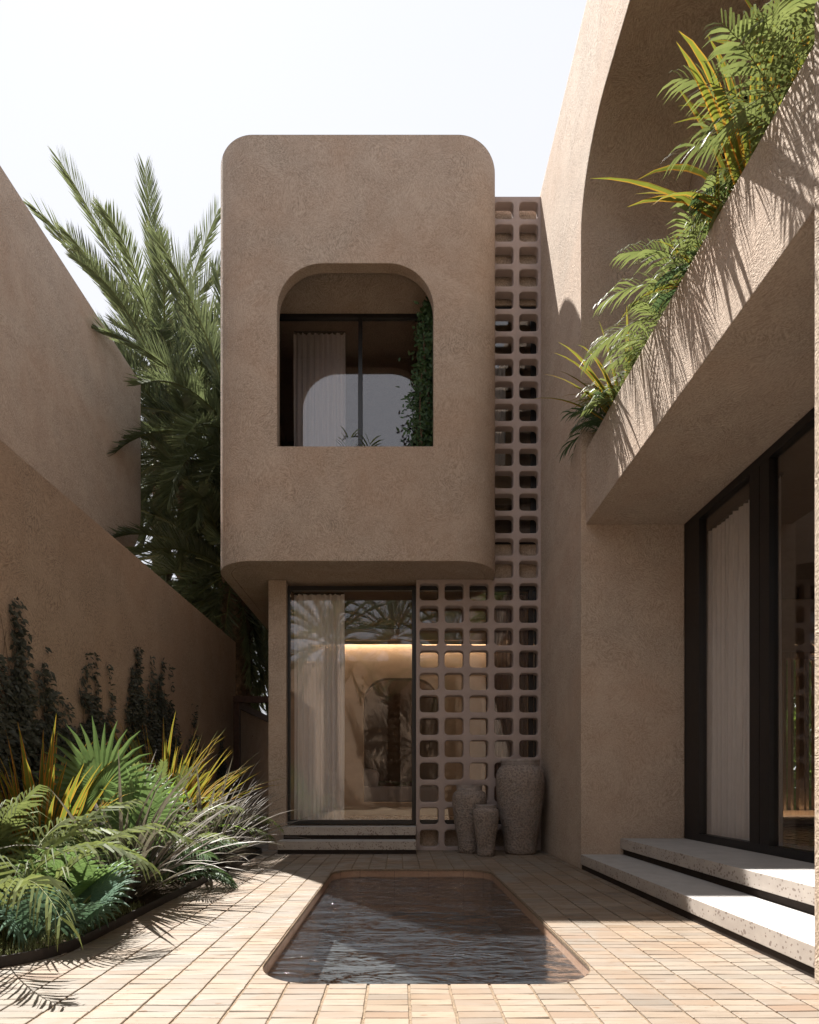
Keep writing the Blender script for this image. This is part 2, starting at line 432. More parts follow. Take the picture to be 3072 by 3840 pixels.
# bricks, each its own little slab in one sheet
mb = MB()
BW, BH = 0.2, 0.0676
gx, gy = 0.0062, 0.0024
def brick_quad(x0, x1, y0, y1, c):
    j = lambda a: rnd.uniform(-a, a)
    zc = rnd.uniform(-0.0012, 0.0012); tx = rnd.uniform(-0.0010, 0.0010); ty = rnd.uniform(-0.0007, 0.0007)
    b = 0.0026
    pts = [(x0 + j(.0018), y0 + j(.0010)), (x1 + j(.0018), y0 + j(.0010)), (x1 + j(.0018), y1 + j(.0010)), (x0 + j(.0018), y1 + j(.0010))]
    sg = [(1, 1), (-1, 1), (-1, -1), (1, -1)]
    i0 = len(mb.v)
    for p in pts: mb.v.append((p[0], p[1], -0.0245))
    for p in pts: mb.v.append((p[0], p[1], zc - b))
    for p, s in zip(pts, sg): mb.v.append((p[0] + s[0] * b, p[1] + s[1] * b, zc + s[0] * tx + s[1] * ty))
    for k in range(4):
        n = (k + 1) % 4
        mb.face([i0 + k, i0 + n, i0 + 4 + n, i0 + 4 + k], None, c)
        mb.face([i0 + 4 + k, i0 + 4 + n, i0 + 8 + n, i0 + 8 + k], None, c)
    mb.face([i0 + 8, i0 + 9, i0 + 10, i0 + 11], None, c)
def pool_bound(x, near):
    """y of the pool outline at x"""
    if x <= px0 or x >= px1: return None
    dx = 0
    if x < px0 + pr: dx = px0 + pr - x
    elif x > px1 - pr: dx = x - (px1 - pr)
    s = math.sqrt(max(0, pr * pr - dx * dx))
    return (py0 + pr - s) if near else (py1 - pr + s)
ix0, ix1 = -18, 11
for ix in range(ix0, ix1 + 1):
    X0 = 0.05 + BW * ix; X1 = X0 + BW
    for iy in range(-24, 100):
        Y0 = py0 + BH * iy; Y1 = Y0 + BH
        if Y0 > 12.2: break
        c = rnd.random()
        if c == 0.5: c = 0.51
        x0, x1, y0, y1 = X0 + gx, X1 - gx, Y0 + gy, Y1 - gy
        if X0 > 3.3 or (X0 < -3.0 and Y0 < 7.5): continue
        inx = X1 > px0 + 1e-4 and X0 < px1 - 1e-4; iny = Y1 > py0 + 1e-3 and Y0 < py1 - 1e-3
        if inx and iny:
            # corner bricks are cut to the rounded outline
            mid = (Y0 + Y1) / 2
            near = mid < (py0 + py1) / 2
            n = 12; xs = [x0 + (x1 - x0) * i / n for i in range(n + 1)]
            for i in range(n):
                yy = []
                for x in (xs[i], xs[i + 1]):
                    bnd = pool_bound(x, near)
                    yy.append(bnd if bnd is not None else (1e9 if near else -1e9))
                if near:
                    a0, a1 = min(y1, yy[0]), min(y1, yy[1])
                    if a0 <= y0 + 1e-4 and a1 <= y0 + 1e-4: continue
                    q = [(xs[i], y0), (xs[i + 1], y0), (xs[i + 1], max(y0, a1)), (xs[i], max(y0, a0))]
                else:
                    a0, a1 = max(y0, yy[0]), max(y0, yy[1])
                    if a0 >= y1 - 1e-4 and a1 >= y1 - 1e-4: continue
                    q = [(xs[i], min(y1, a0)), (xs[i + 1], min(y1, a1)), (xs[i + 1], y1), (xs[i], y1)]
                i0 = len(mb.v)
                mb.v += [(p[0], p[1], 0.0) for p in q] + [(p[0], p[1], -0.0245) for p in q]
                mb.face([i0, i0 + 1, i0 + 2, i0 + 3], None, c)
                mb.face([i0, i0 + 4, i0 + 5, i0 + 1], None, c); mb.face([i0 + 2, i0 + 6, i0 + 7, i0 + 3], None, c)
        else:
            brick_quad(x0, x1, y0, y1, c)
o = mb.build('patio', M['brick']); tag(o, kind='structure')

pool = thing('sunken_pool', 'narrow sunken pool with rounded corners and terracotta tiled sides set in the brick patio', 'pool', (0.15, 4.65, 0))
mb = MB()
n = len(hole); zb = -0.50
for p in hole: mb.v.append((p[0], p[1], -0.002))
for p in hole: mb.v.append((p[0], p[1], zb))
for i in range(n):
    j = (i + 1) % n; mb.face([i, j, n + j, n + i])
mb.face(list(range(n, 2 * n)))
o = mb.build('basin', M['pooltile'], pool, smooth=40)
mb = MB()
big = [(p[0], p[1]) for p in hole]
inn = rrect(px0 + 0.005, px1 - 0.005, py0 + 0.005, py1 - 0.005, pr - 0.005, 12)
plate(mb, big, [inn], -0.022, -0.004, 'z')
o = mb.build('rim', M['mortar'], pool)
mb = MB(); mb.poly([(p[0], p[1], -0.09) for p in hole])
o = mb.build('water', M['water']); tag(o, kind='structure')

# ---------- centre house
house = thing('tower_house', 'earth coloured tower house with rounded upper storey over a glazed ground floor', 'house', (0, 8.4, 0))
mb = MB()
xl, xr, rr = -2.59, 1.41, 0.6
path_o = [(xl, 20.0)] + arc(xl + rr, YF + rr, rr, rr, 180, 270, 28)
path_o2 = arc(xr - rr, YF + rr, rr, rr, 270, 360, 28) + [(xr, 20.0)]
th = 0.155
path_i = [(xl + th, 20.0)] + arc(xl + rr, YF + rr, rr - th, rr - th, 180, 270, 28)
path_i2 = arc(xr - rr, YF + rr, rr - th, rr - th, 270, 360, 28) + [(xr - th, 20.0)]
def strip(po, pi, z0, z1):
    k = len(po); b = len(mb.v)
    for z in (z0, z1):
        mb.v += [(p[0], p[1], z) for p in po]; mb.v += [(p[0], p[1], z) for p in pi]
    for i in range(k - 1):
        mb.face([b + i, b + i + 1, b + 2 * k + i + 1, b + 2 * k + i])
        mb.face([b + k + i, b + 3 * k + i, b + 3 * k + i + 1, b + k + i + 1])
        mb.face([b + i, b + k + i, b + k + i + 1, b + i + 1])
        mb.face([b + 2 * k + i, b + 2 * k + i + 1, b + 3 * k + i + 1, b + 3 * k + i])
strip(path_o, path_i, ZS, ZT); strip(path_o2, path_i2, ZS, ZT)
arch = [(-1.657, 5.594), (0.479, 5.594)] + arc(0.479 - 0.62, 8.094 - 0.62, 0.62, 0.62, 0, 90, 12) + arc(-1.657 + 0.62, 8.094 - 0.62, 0.62, 0.62, 90, 180, 12)
plate(mb, [(xl + rr, ZS), (xr - rr, ZS), (xr - rr, ZT), (xl + rr, ZT)], [arch], YF, YF + th, 'y')
o = mb.build('upper_wall', M['stucco'], house)
bm = bmesh.new(); bm.from_mesh(o.data)
bmesh.ops.delete(bm, geom=[f for f in bm.faces if abs(f.normal.x) > 0.999 and abs(abs(f.calc_center_median().x + 0.59) - 1.4) < 1e-3], context='FACES_ONLY')
bm.to_mesh(o.data); bm.free()
fix_normals(o); o.data.shade_smooth(); o.data.set_sharp_from_angle(angle=R(30)); wn(o)
def inner_plan(e):
    return arc(xl + rr, YF + rr, rr - e, rr - e, 180, 270, 10) + arc(xr - rr, YF + rr, rr - e, rr - e, 270, 360, 10) + [(xr - e, 19.9), (xl + e, 19.9)]
mb = MB(); plate(mb, inner_plan(0.157), [], ZS + 0.003, 4.42, 'z'); plate(mb, inner_plan(0.157), [], 8.25, 8.5, 'z'); plate(mb, inner_plan(0.157), [], 9.45, 9.6, 'z')
o = mb.build('floor_slab', M['stucco'], house); fix_normals(o)
# ground floor walls
mb = MB()
mb.box(-1.94, -1.675, YB + 0.02, 19.8, 0, ZS - 0.004)
mb.box(-1.675, 2.118, 8.52, 8.62, 0, 0.375)
o = mb.build('ground_wall', M['stucco'], house)
for bb in ((1.415, 2.118, 8.50, 8.6, 8.25, 9.70), (1.415, 2.118, 8.50, 8.6, 3.98, 4.62)):
    mb = MB(); mb.box(*bb); mb.build('backing_wall', M['stucco'], house)
mb = MB(); mb.box(-1.675, 1.41, 8.62, 8.7, 3.97, ZS - 0.004); mb.build('window_head', M['stucco'], house)
# ground window
def frame_y(name, x0, x1, z0, z1, y, t, d, mulls, parent, glass, mat=None):
    mb = MB()
    mb.box(x0, x1, y, y + d, z0, z0 + t); mb.box(x0, x1, y, y + d, z1 - t, z1)
    mb.box(x0, x0 + t, y, y + d, z0 + t, z1 - t); mb.box(x1 - t, x1, y, y + d, z0 + t, z1 - t)
    for m in mulls: mb.box(m - t / 2, m + t / 2, y + 0.002, y + d - 0.002, z0 + t, z1 - t)
    w = mb.build(name, mat or M['black'], parent)
    xs = [x0] + list(mulls) + [x1]
    for a, b in zip(xs[:-1], xs[1:]):
        g = MB(); g.box(a + t * 0.6, b - t * 0.6, y + d / 2 - 0.004, y + d / 2 + 0.004, z0 + t * 0.6, z1 - t * 0.6)
        g.build('pane', glass, w)
    return w
frame_y('ground_window', -1.70, 2.116, 0.376, 3.968, 8.44, 0.065, 0.07, (0.235, 2.0), house, M['glass'])
frame_y('upper_window', xl + th + 0.003, xr - th - 0.003, 4.43, 8.248, 8.65, 0.06, 0.07, (-0.592,), house, M['glass_upper'])
frame_y('hall_window', 1.42, 2.116, 4.622, 8.248, 8.52, 0.05, 0.05, (2.04,), house, M['glass'])
# interior walls of the ground room
mb = MB()
ar = [(-0.69, 0.62), (0.786, 0.62)] + arc(0.786 - 0.48, 3.06 - 0.48, 0.48, 0.48, 0, 90, 10) + arc(-0.69 + 0.48, 3.06 - 0.48, 0.48, 0.48, 90, 180, 10)
plate(mb, [(-1.67, 0.37), (2.11, 0.37), (2.11, 3.72), (-1.67, 3.72)], [ar], 11.0, 11.25, 'y')
o = mb.build('interior_wall', M['inner'], house); fix_normals(o)
mb = MB(); mb.box(-1.674, 2.118, 8.63, 14, 0.30, 0.366)
mb.build('interior_floor', M['floor_in'], house)
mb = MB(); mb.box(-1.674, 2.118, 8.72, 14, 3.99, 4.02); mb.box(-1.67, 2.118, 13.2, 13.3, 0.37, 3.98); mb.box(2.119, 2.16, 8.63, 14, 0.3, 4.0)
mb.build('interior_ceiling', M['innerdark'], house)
mb = MB(); mb.box(-1.6, 2.0, 10.90, 10.94, 3.80, 3.83)
o = mb.build('cove_light', M['lamp'], house)
mb = MB(); mb.box(-1.66, 2.1, 10.86, 10.885, 3.77, 3.985)
mb.build('cove_ledge', M['inner'], house)
# interior of the upper room
mb = MB(); mb.box(xl + th + .003, xr - th - .003, 12.0, 12.1, 4.43, 8.24); mb.box(xl + th + .003, xl + th + .05, 8.73, 12, 4.43, 8.24); mb.box(xr - th - .05, xr - th - .003, 8.73, 12, 4.43, 8.24)
mb.build('bedroom_wall', M['inner'], house)
# hall with stair behind the tall screen
mb = MB(); mb.box(1.41, 2.118, 10.4, 10.5, 4.03, 9.7); mb.box(1.411, 2.118, 8.62, 10.4, 8.26, 8.35)
mb.build('hall_wall', M['inner'], house)
st = MB()
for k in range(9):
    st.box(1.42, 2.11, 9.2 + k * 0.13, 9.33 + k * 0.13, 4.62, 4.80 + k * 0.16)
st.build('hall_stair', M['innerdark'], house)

# ---------- block screen
scr = thing('breeze_block_screen', 'tall L shaped screen of square rounded breeze blocks beside the glazed ground floor', 'screen wall', (1.2, YB, 0))
mb = MB()
PX, PZ = 0.3707, 0.3337
cx_ = [(px - VX) / F * YB for px in (1609.9, 1703.3, 1797.5, 1891.0, 1983.6)]
cx0 = cx_[0]; z0c = 1 + (VY - 3144.4) / F * YB
hw, hh, hr = 0.140, 0.126, 0.055
T0, T1 = YB, YB + 0.13
def cell(cx, cz, xa, xb, za, zb):
    k = 5; bev = 0.012
    def ring(ex, ey, r, y):
        pts = rrect(cx - ex, cx + ex, cz - ey, cz + ey, r, k)
        return [(p[0], y, p[1]) for p in pts]
    rings = [ring(hw + bev, hh + bev, hr + bev, T0), ring(hw + bev * .3, hh + bev * .3, hr + bev * .3, T0 + bev * .3), ring(hw, hh, hr, T0 + bev), ring(hw, hh, hr, T1)]
    n = len(rings[0])
    out = []
    for q, (X, Z) in enumerate([(xa, za), (xb, za), (xb, zb), (xa, zb)]):
        for i in range(k + 1): out.append((X, Z))
    def outer_pts(y): return [(p[0], y, p[1]) for p in out]
    seq = [outer_pts(T0)] + rings + [outer_pts(T1)]
    ids = []
    for s in seq:
        b = len(mb.v); mb.v += s; ids.append(range(b, b + n))
    for a, b in zip(ids[:-1], ids[1:]):
        for i in range(n):
            j = (i + 1) % n; mb.face([a[i], a[j], b[j], b[i]])
for r_ in range(29):
    cols = range(5) if r_ < 12 else range(3, 5)
    for c_ in cols:
        cx = cx0 + c_ * PX; cz = z0c + r_ * PZ
        xa, xb = cx - PX / 2, cx + PX / 2
        if c_ == 0: xa = 0.272
        if c_ == 4: xb = 2.117
        za, zb2 = cz - PZ / 2, cz + PZ / 2
        if r_ == 0: za = 0.0
        if r_ == 28: zb2 = 9.71
        if r_ == 11 and c_ < 3: zb2 = ZS - 0.002
        if r_ >= 12 and c_ == 3: xa = 1.43
        cell(cx, cz, xa, xb, za, zb2)
# closing side faces
zt12 = z0c + 11.5 * PZ
mb.box(0.262, 0.272, T0, T1, 0, ZS - 0.002); mb.box(1.43, 2.117, T0, T1, 9.71, 9.72); mb.box(1.42, 1.43, T0, T1, zt12, 9.72)
o = mb.build('block_grid', M['screen'], scr)
bm = bmesh.new(); bm.from_mesh(o.data); bmesh.ops.remove_doubles(bm, verts=bm.verts, dist=1e-5); bmesh.ops.dissolve_degenerate(bm, edges=bm.edges, dist=1e-6); bmesh.ops.recalc_face_normals(bm, faces=bm.faces); bm.to_mesh(o.data); bm.free()
o.data.shade_smooth(); o.data.set_sharp_from_angle(angle=R(32)); wn(o)

# ---------- steps
def step(name, label, x0, x1, y0, y1, z0, z1, pl, group):
    t = thing(name, label, 'step', ((x0 + x1) / 2, (y0 + y1) / 2, z0), group)
    mb = MB(); mb.box(x0, x1, y0, y1, z0, z1); mb.build('slab', M['stone'], t)
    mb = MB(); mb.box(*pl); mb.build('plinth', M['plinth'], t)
g1 = 'stone steps below the front window'; g2 = 'stone steps below the side window'
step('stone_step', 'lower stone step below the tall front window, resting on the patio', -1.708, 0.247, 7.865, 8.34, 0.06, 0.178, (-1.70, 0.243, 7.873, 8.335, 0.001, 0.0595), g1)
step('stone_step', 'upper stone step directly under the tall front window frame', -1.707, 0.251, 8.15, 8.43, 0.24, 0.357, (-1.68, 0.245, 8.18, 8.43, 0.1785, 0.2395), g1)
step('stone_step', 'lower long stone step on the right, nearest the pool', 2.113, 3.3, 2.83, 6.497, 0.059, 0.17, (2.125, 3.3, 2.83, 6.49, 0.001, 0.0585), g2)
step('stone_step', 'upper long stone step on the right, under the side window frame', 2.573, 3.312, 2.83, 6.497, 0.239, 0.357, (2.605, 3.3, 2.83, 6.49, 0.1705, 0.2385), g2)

# ---------- right house
rh = thing('side_house', 'tall earth coloured house on the right with a deep rounded opening and planted balcony', 'house', (2.7, 6.5, 0))
mb = MB()
outer = [(-0.8, 0), (2.82, 0), (2.82, 7.37)] + arc(3.62, 7.37, 0.8, 0.8, 180, 90, 12)[1:] + arc(5.70, 7.37, 0.8, 0.8, 90, 0, 12) + [(6.5, 0), (20, 0), (20, 9.8), (-0.8, 9.8)]
plate(mb, outer, [], 2.118, 3.318, 'x')
o = mb.build('outer_wall', M['stucco_light'], rh); fix_normals(o); o.data.shade_smooth(); o.data.set_sharp_from_angle(angle=R(25)); wn(o)
mb = MB(); mb.box(2.09, 2.1175, -0.8, 2.813, 0.0, 9.8); mb.build('near_pier', M['stucco_light'], rh)
mb = MB()
plate(mb, [(2.173, 4.0), (3.316, 4.0), (3.316, 4.3), (2.33, 4.3), (2.33, 4.86), (2.173, 4.86)], [], 2.822, 6.498, 'y')
mb.box(2.95, 3.05, 2.822, 6.498, 4.302, 4.80)
o = mb.build('balcony_planter', M['stucco_light'], rh); fix_normals(o)
mb = MB(); mb.box(2.331, 2.949, 2.822, 6.498, 4.302, 4.74); mb.build('planter_soil', M['soil'], rh)
# side window on the ground floor
def frame_x(name, y0, y1, z0, z1, x, tb, tt, d, stiles, parent, glass):
    mb = MB()
    mb.box(x, x + d, y0, y1, z0, z0 + tb); mb.box(x, x + d, y0, y1, z1 - tt, z1)
    for a, b in stiles: mb.box(x + 0.002, x + d - 0.002, a, b, z0 + tb, z1 - tt)
    w = mb.build(name, M['black'], parent)
    for (a, b), (c, e) in zip(stiles[:-1], stiles[1:]):
        if c - b < 0.05: continue
        g = MB(); g.box(x + d / 2 - 0.004, x + d / 2 + 0.004, b - 0.02, c + 0.02, z0 + tb * 0.7, z1 - tt * 0.7)
        g.build('pane', glass, w)
    return w
frame_x('side_window', 2.822, 6.498, 0.358, 3.998, 3.319, 0.08, 0.08, 0.09, [(2.822, 2.95), (5.02, 5.15), (5.158, 5.30), (6.19, 6.498)], rh, M['glass'])
# upper window wall with rounded window
mb = MB()
op = [(3.05, 4.9), (6.24, 4.9), (6.24, 7.05)] + arc(6.24 - 0.75, 7.05, 0.75, 0.75, 0, 90, 10)[1:] + arc(3.05 + 0.75, 7.05, 0.75, 0.75, 90, 180, 10)
plate(mb, [(2.822, 4.302), (6.498, 4.302), (6.498, 8.3), (2.822, 8.3)], [op], 3.319, 3.45, 'x')
o = mb.build('balcony_wall', M['stucco'], rh); fix_normals(o)
mb = MB()
op2 = [(3.11, 4.96), (6.18, 4.96), (6.18, 7.05)] + arc(6.24 - 0.75, 7.05, 0.69, 0.69, 0, 90, 10)[1:] + arc(3.05 + 0.75, 7.05, 0.69, 0.69, 90, 180, 10)
plate(mb, op, [op2], 3.40, 3.46, 'x')
mb.box(3.405, 3.455, 5.55, 5.61, 4.96, 7.70); mb.box(3.405, 3.455, 4.4, 4.46, 4.96, 7.74)
w = mb.build('balcony_window', M['black'], rh); fix_normals(w)
g = MB(); plate(g, op2, [], 3.425, 3.433, 'x'); g.build('pane', M['glass'], w)
# rooms of the side house
mb = MB()
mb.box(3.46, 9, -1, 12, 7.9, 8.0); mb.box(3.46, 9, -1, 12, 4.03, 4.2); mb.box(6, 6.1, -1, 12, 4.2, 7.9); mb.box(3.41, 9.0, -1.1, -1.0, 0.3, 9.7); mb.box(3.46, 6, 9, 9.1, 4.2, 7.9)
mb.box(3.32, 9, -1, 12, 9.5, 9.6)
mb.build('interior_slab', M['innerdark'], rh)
mb = MB(); mb.box(3.41, 9, -1, 12.0, 0.29, 0.352)
mb.build('room_floor', M['floor_in'], rh)
mb = MB()
plate(mb, [(3.32, 0.353), (9, 0.353), (9, 4.02), (3.32, 4.02)], [[(5.9, 0.5), (8.4, 0.5), (8.4, 3.05), (5.9, 3.05)]], 9.2, 9.35, 'y')
mb.box(9.0, 9.15, -1, 9.35, 0.3, 4.02)
o = mb.build('room_wall', M['inner'], rh); fix_normals(o)
sl = thing('slatted_divider', 'row of thin upright timber slats inside the side room before a green view', 'room divider', (7, 9.05, 0.5))
for z_ in ((3.0, 3.1), (0.48, 0.56)):
    mb = MB(); mb.box(5.9, 8.4, 9.0, 9.1, *z_); mb.build('rail', M['wood'], sl)
x = 5.95; k = 0
while x < 8.35 and k < 18:
    mb = MB(); w_ = 0.075 if k % 3 == 1 else 0.04
    mb.box(x, x + w_, 9.01, 9.09, 0.56, 3.0); mb.build('slat', M['wood'], sl); x += 0.115 + (0.02 if k % 2 else 0); k += 1
bn = thing('window_bench', 'low pale bench with an added glowing strip imitating sunlight below the timber slats in the side room', 'bench', (7, 8.5, 0.36))
mb = MB(); mb.box(5.6, 8.6, 8.3, 8.85, 0.40, 0.46); mb.build('seat', M['stone'], bn)
mb = MB(); mb.box(5.7, 8.5, 8.4, 8.8, 0.353, 0.40); mb.build('base', M['plinth'], bn)
mb = MB(); mb.box(5.7, 8.5, 8.86, 8.88, 0.40, 0.44); mb.build('sun_strip', M['sun_glow'], bn)  # emissive strip added in place of sunlight on the bench top

# ---------- curtains
def curtain(name, label, p0, p1, z0, z1, amp, n, mat, seed, group=None, gather=0.0):
    """p0,p1 plan points; folds along the way"""
    rr_ = random.Random(seed)
    d = Vector((p1[0] - p0[0], p1[1] - p0[1], 0)); L = d.length; d.normalize(); nrm = Vector((-d.y, d.x, 0))
    m_ = MB(); N = n * 10; rows = 10
    ph = [rr_.uniform(0, 6) for _ in range(6)]
    for r in range(rows + 1):
        v = r / rows; z = z0 + (z1 - z0) * v
        for i in range(N + 1):
            u = i / N
            a = amp * (0.75 + 0.25 * math.sin(u * 9 + ph[0])) * (1 - 0.35 * v)
            off = a * math.sin(u * n * 2 * PI + 0.9 * math.sin(u * 11 + ph[1]) + 0.25 * math.sin(v * 4 + ph[2] + u * 7)) + 0.3 * a * math.sin(u * n * 4.7 * PI + ph[3])
            p = Vector((p0[0], p0[1], 0)) + d * (u * L + 0.004 * math.sin(v * 5 + u * 30)) + nrm * off
            m_.v.append((p.x, p.y, z))
    for r in range(rows):
        for i in range(N):
            a = r * (N + 1) + i; m_.face([a, a + 1, a + N + 2, a + N + 1])
    t = thing(name, label, 'curtain', (p0[0], p0[1], z0), group)
    m_.build('cloth', mat, t, smooth=180)
    m2 = MB(); q0 = Vector((p0[0], p0[1], 0)); q1 = Vector((p1[0], p1[1], 0)); e = nrm * 0.015
    pts = [q0 - e, q1 - e, q1 + e, q0 + e]
    b = 0
    for z in (z1 + 0.002, z1 + 0.03): m2.v += [(p.x, p.y, z) for p in pts]
    for q in ((0, 3, 2, 1), (4, 5, 6, 7), (0, 1, 5, 4), (1, 2, 6, 5), (2, 3, 7, 6), (3, 0, 4, 7)): m2.face(q)
    m2.build('rail', M['black'], t)
curtain('curtain', 'pale floor length curtain on the left side of the ground floor front window', (-1.62, 8.72), (-0.84, 8.72), 0.39, 3.93, 0.06, 8, M['curtain'], 1)
curtain('curtain', 'pale curtain behind the glass of the arched upstairs opening', (-1.66, 8.88), (-0.84, 8.88), 4.5, 8.12, 0.04, 9, M['curtain'], 2)
curtain('curtain', 'wide pale pleated curtain behind the first pane of the side window', (3.49, 6.30), (3.49, 5.45), 0.37, 3.80, 0.06, 11, M['curtain'], 3)
curtain('curtain', 'narrow pale curtain drawn beside the black mullion of the side window', (3.49, 5.38), (3.49, 5.10), 0.37, 3.80, 0.035, 5, M['curtain'], 4)
curtain('curtain', 'pale hanging seen through the upper holes of the tall block screen', (1.43, 9.0), (1.72, 9.0), 6.1, 7.7, 0.03, 4, M['curtain'], 5)
curtain('curtain', 'dark veiled curtain seen through the right columns of the block screen', (1.35, 8.66), (1.98, 8.66), 0.39, 3.9, 0.03, 10, mat_fabric('mauve_curtain', (0.22, 0.17, 0.165), 0.2, 0.1), 6)

# ---------- furniture in the niche
def soft_box(mb, x0, x1, y0, y1, z0, z1, r=0.04):
    bm = bmesh.new(); bmesh.ops.create_cube(bm, size=1)
    for v in bm.verts: v.co = Vector((x0 + (v.co.x + .5) * (x1 - x0), y0 + (v.co.y + .5) * (y1 - y0), z0 + (v.co.z + .5) * (z1 - z0)))
    bmesh.ops.bevel(bm, geom=bm.edges[:] + bm.verts[:], offset=r, segments=4, affect='EDGES', profile=0.5)
    b = len(mb.v); bm.verts.ensure_lookup_table()
    mb.v += [tuple(v.co) for v in bm.verts]
    for f in bm.faces: mb.face([b + v.index for v in f.verts])
    bm.free()
sofa = thing('daybed', 'grey upholstered daybed inside the arched niche of the ground floor room', 'daybed', (0.2, 11.8, 0.62))
mb = MB(); mb.box(-1.6, 2.0, 11.26, 13.19, 0.37, 0.60); mb.build('base', M['inner'], sofa)
mb = MB(); soft_box(mb, -1.0, 1.3, 11.35, 12.3, 0.603, 0.93, 0.05); mb.build('mattress', M['sofa'], sofa, smooth=60)
cu = MB()
def pillow(mb, c, sx, sy, sz, rot, seed):
    bm = bmesh.new(); bmesh.ops.create_uvsphere(bm, u_segments=24, v_segments=16, radius=1)
    mat = Matrix.Rotation(rot, 3, 'Y')
    b = len(mb.v)
    for v in bm.verts:
        p = v.co.copy(); q = Vector([math.copysign(abs(a) ** 0.55, a) for a in p])
        q = Vector((q.x * sx, q.y * sy * (1 - 0.35 * max(abs(q.x), abs(q.z))), q.z * sz)) * (1 + 0.05 * noise.noise(p * 2 + Vector((seed, 0, 0))))
        q = mat @ q; mb.v.append((c[0] + q.x, c[1] + q.y, c[2] + q.z))
    for f in bm.faces: mb.face([b + v.index for v in f.verts])
    bm.free()
pillow(cu, (-0.62, 11.6, 1.10), 0.22, 0.09, 0.19, 0.15, 1)
o = cu.build('cushion', M['sofa'], None, (-0.62, 11.6, 0.93), 180); tag(o, 'grey cushion propped on the left end of the daybed', 'cushion')
bl = MB(); soft_box(bl, 0.25, 1.25, 11.32, 12.2, 0.932, 1.02, 0.035)
o = bl.build('folded_blanket', mat_fabric('mauve_wool', (0.34, 0.30, 0.36), 0.0), None, (0.7, 11.8, 0.93), 60); tag(o, 'folded mauve blanket on the right end of the daybed', 'blanket')

# ---------- left side: garden wall, neighbour, gate
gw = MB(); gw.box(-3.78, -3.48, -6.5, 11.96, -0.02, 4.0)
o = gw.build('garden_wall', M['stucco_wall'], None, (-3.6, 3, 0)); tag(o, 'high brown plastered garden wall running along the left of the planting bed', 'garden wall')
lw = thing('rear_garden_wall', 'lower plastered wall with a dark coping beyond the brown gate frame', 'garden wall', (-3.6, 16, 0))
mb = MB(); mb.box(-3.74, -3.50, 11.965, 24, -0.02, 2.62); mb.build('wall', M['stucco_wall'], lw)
mb = MB(); mb.box(-3.77, -3.46, 11.965, 24, 2.622, 2.78); mb.build('coping', M['brown'], lw)
gf = thing('gate_frame', 'dark brown upright gate frame between the garden wall and the tower house', 'gate', (-3, 11.97, 0))
mb = MB(); mb.box(-3.478, -3.36, 11.80, 11.93, 0.0, 2.70); mb.build('post', M['brown'], gf)
mb = MB(); mb.box(-2.12, -2.0, 11.80, 11.93, 0.0, 2.70); mb.build('post', M['brown'], gf)
mb = MB(); mb.box(-3.478, -2.0, 11.78, 11.95, 2.702, 2.83); mb.build('beam', M['brown'], gf)
nh = thing('neighbour_house', 'tall plain walled neighbouring house above the garden wall on the far left', 'house', (-6, 3, 0))
mb = MB()
plate(mb, [(0.5, 5.6), (11.1, 5.6)] + arc(11.1, 6.95, 1.3, 1.35, -90, 0, 12)[1:] + [(12.4, 9.85), (0.5, 9.85)], [], -6.9, -5.71, 'x')
o = mb.build('upper_wall', M['stucco_light'], nh); fix_normals(o); o.data.shade_smooth(); o.data.set_sharp_from_angle(angle=R(25)); wn(o)
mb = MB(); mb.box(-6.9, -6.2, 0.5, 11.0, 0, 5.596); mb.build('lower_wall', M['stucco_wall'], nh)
# wall and planting behind the viewer (they show in the glass)
bw = MB(); bw.box(-12, 12, -8.6, -8.3, -0.02, 6.5)
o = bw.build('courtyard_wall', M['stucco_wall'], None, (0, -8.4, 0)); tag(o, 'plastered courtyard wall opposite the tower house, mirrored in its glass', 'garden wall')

# ---------- vases
def vase(label, x, y, R_, H, prof, seed):
    t = thing('clay_vase', label, 'vase', (x, y, 0), 'clay vases before the block screen')
    n0 = 0
    P_ = []
    pts = [(0.0, 0.0)] + prof
    # smooth profile
    body = []
    for i in range(len(pts) - 1):
        (r0, z0), (r1, z1) = pts[i], pts[i + 1]
        k = 6
        for j in range(k):
            s = j / k; p0 = pts[max(0, i - 1)]; p3 = pts[min(len(pts) - 1, i + 2)]
            def cr(a, b, c, d, s): return 0.5 * (2 * b + (c - a) * s + (2 * a - 5 * b + 4 * c - d) * s * s + (-a + 3 * b - 3 * c + d) * s ** 3)
            if i == 0: body.append((r1 * s, z0)) if j < k else None
            else: body.append((cr(p0[0], r0, r1, p3[0], s), cr(p0[1], z0, z1, p3[1], s)))
    body.append(pts[-1])
    body = [(max(0.0005, r) * R_, max(0, z) * H) for r, z in body]
    m_ = MB(); lathe(m_, x, y, body, 56, 0.03, seed)
    m_.build('body', M['vase'], t, smooth=180)
    zt = body[-1][1]; rt = body[-1][0]
    m_ = MB()
    lathe(m_, x, y, [(rt + 0.002, zt - 0.004), (rt * 1.03, zt + H * 0.02), (rt * 1.0, H * 0.965), (rt * 1.05, H * 0.985), (rt * 1.03, H), (rt * 0.92, H), (rt * 0.88, H * 0.95), (rt * 0.85, H * 0.85), (rt * 0.9, H * 0.6)], 56, 0.02, seed)
    m_.build('neck', M['vasecol'], t, smooth=50)
vase('tallest clay vase, standing in the corner by the side wall', 1.73, 7.96, 0.345, 1.328, [(0.60, 0.0), (0.70, 0.18), (0.86, 0.42), (0.97, 0.66), (1.0, 0.80), (0.93, 0.885), (0.80, 0.925), (0.76, 0.94)], 3)
vase('middle sized clay vase, left of and behind the smallest vase', 1.02, 8.06, 0.25, 0.966, [(0.60, 0.0), (0.70, 0.2), (0.86, 0.45), (0.97, 0.68), (1.0, 0.80), (0.92, 0.88), (0.74, 0.92), (0.72, 0.935)], 9)
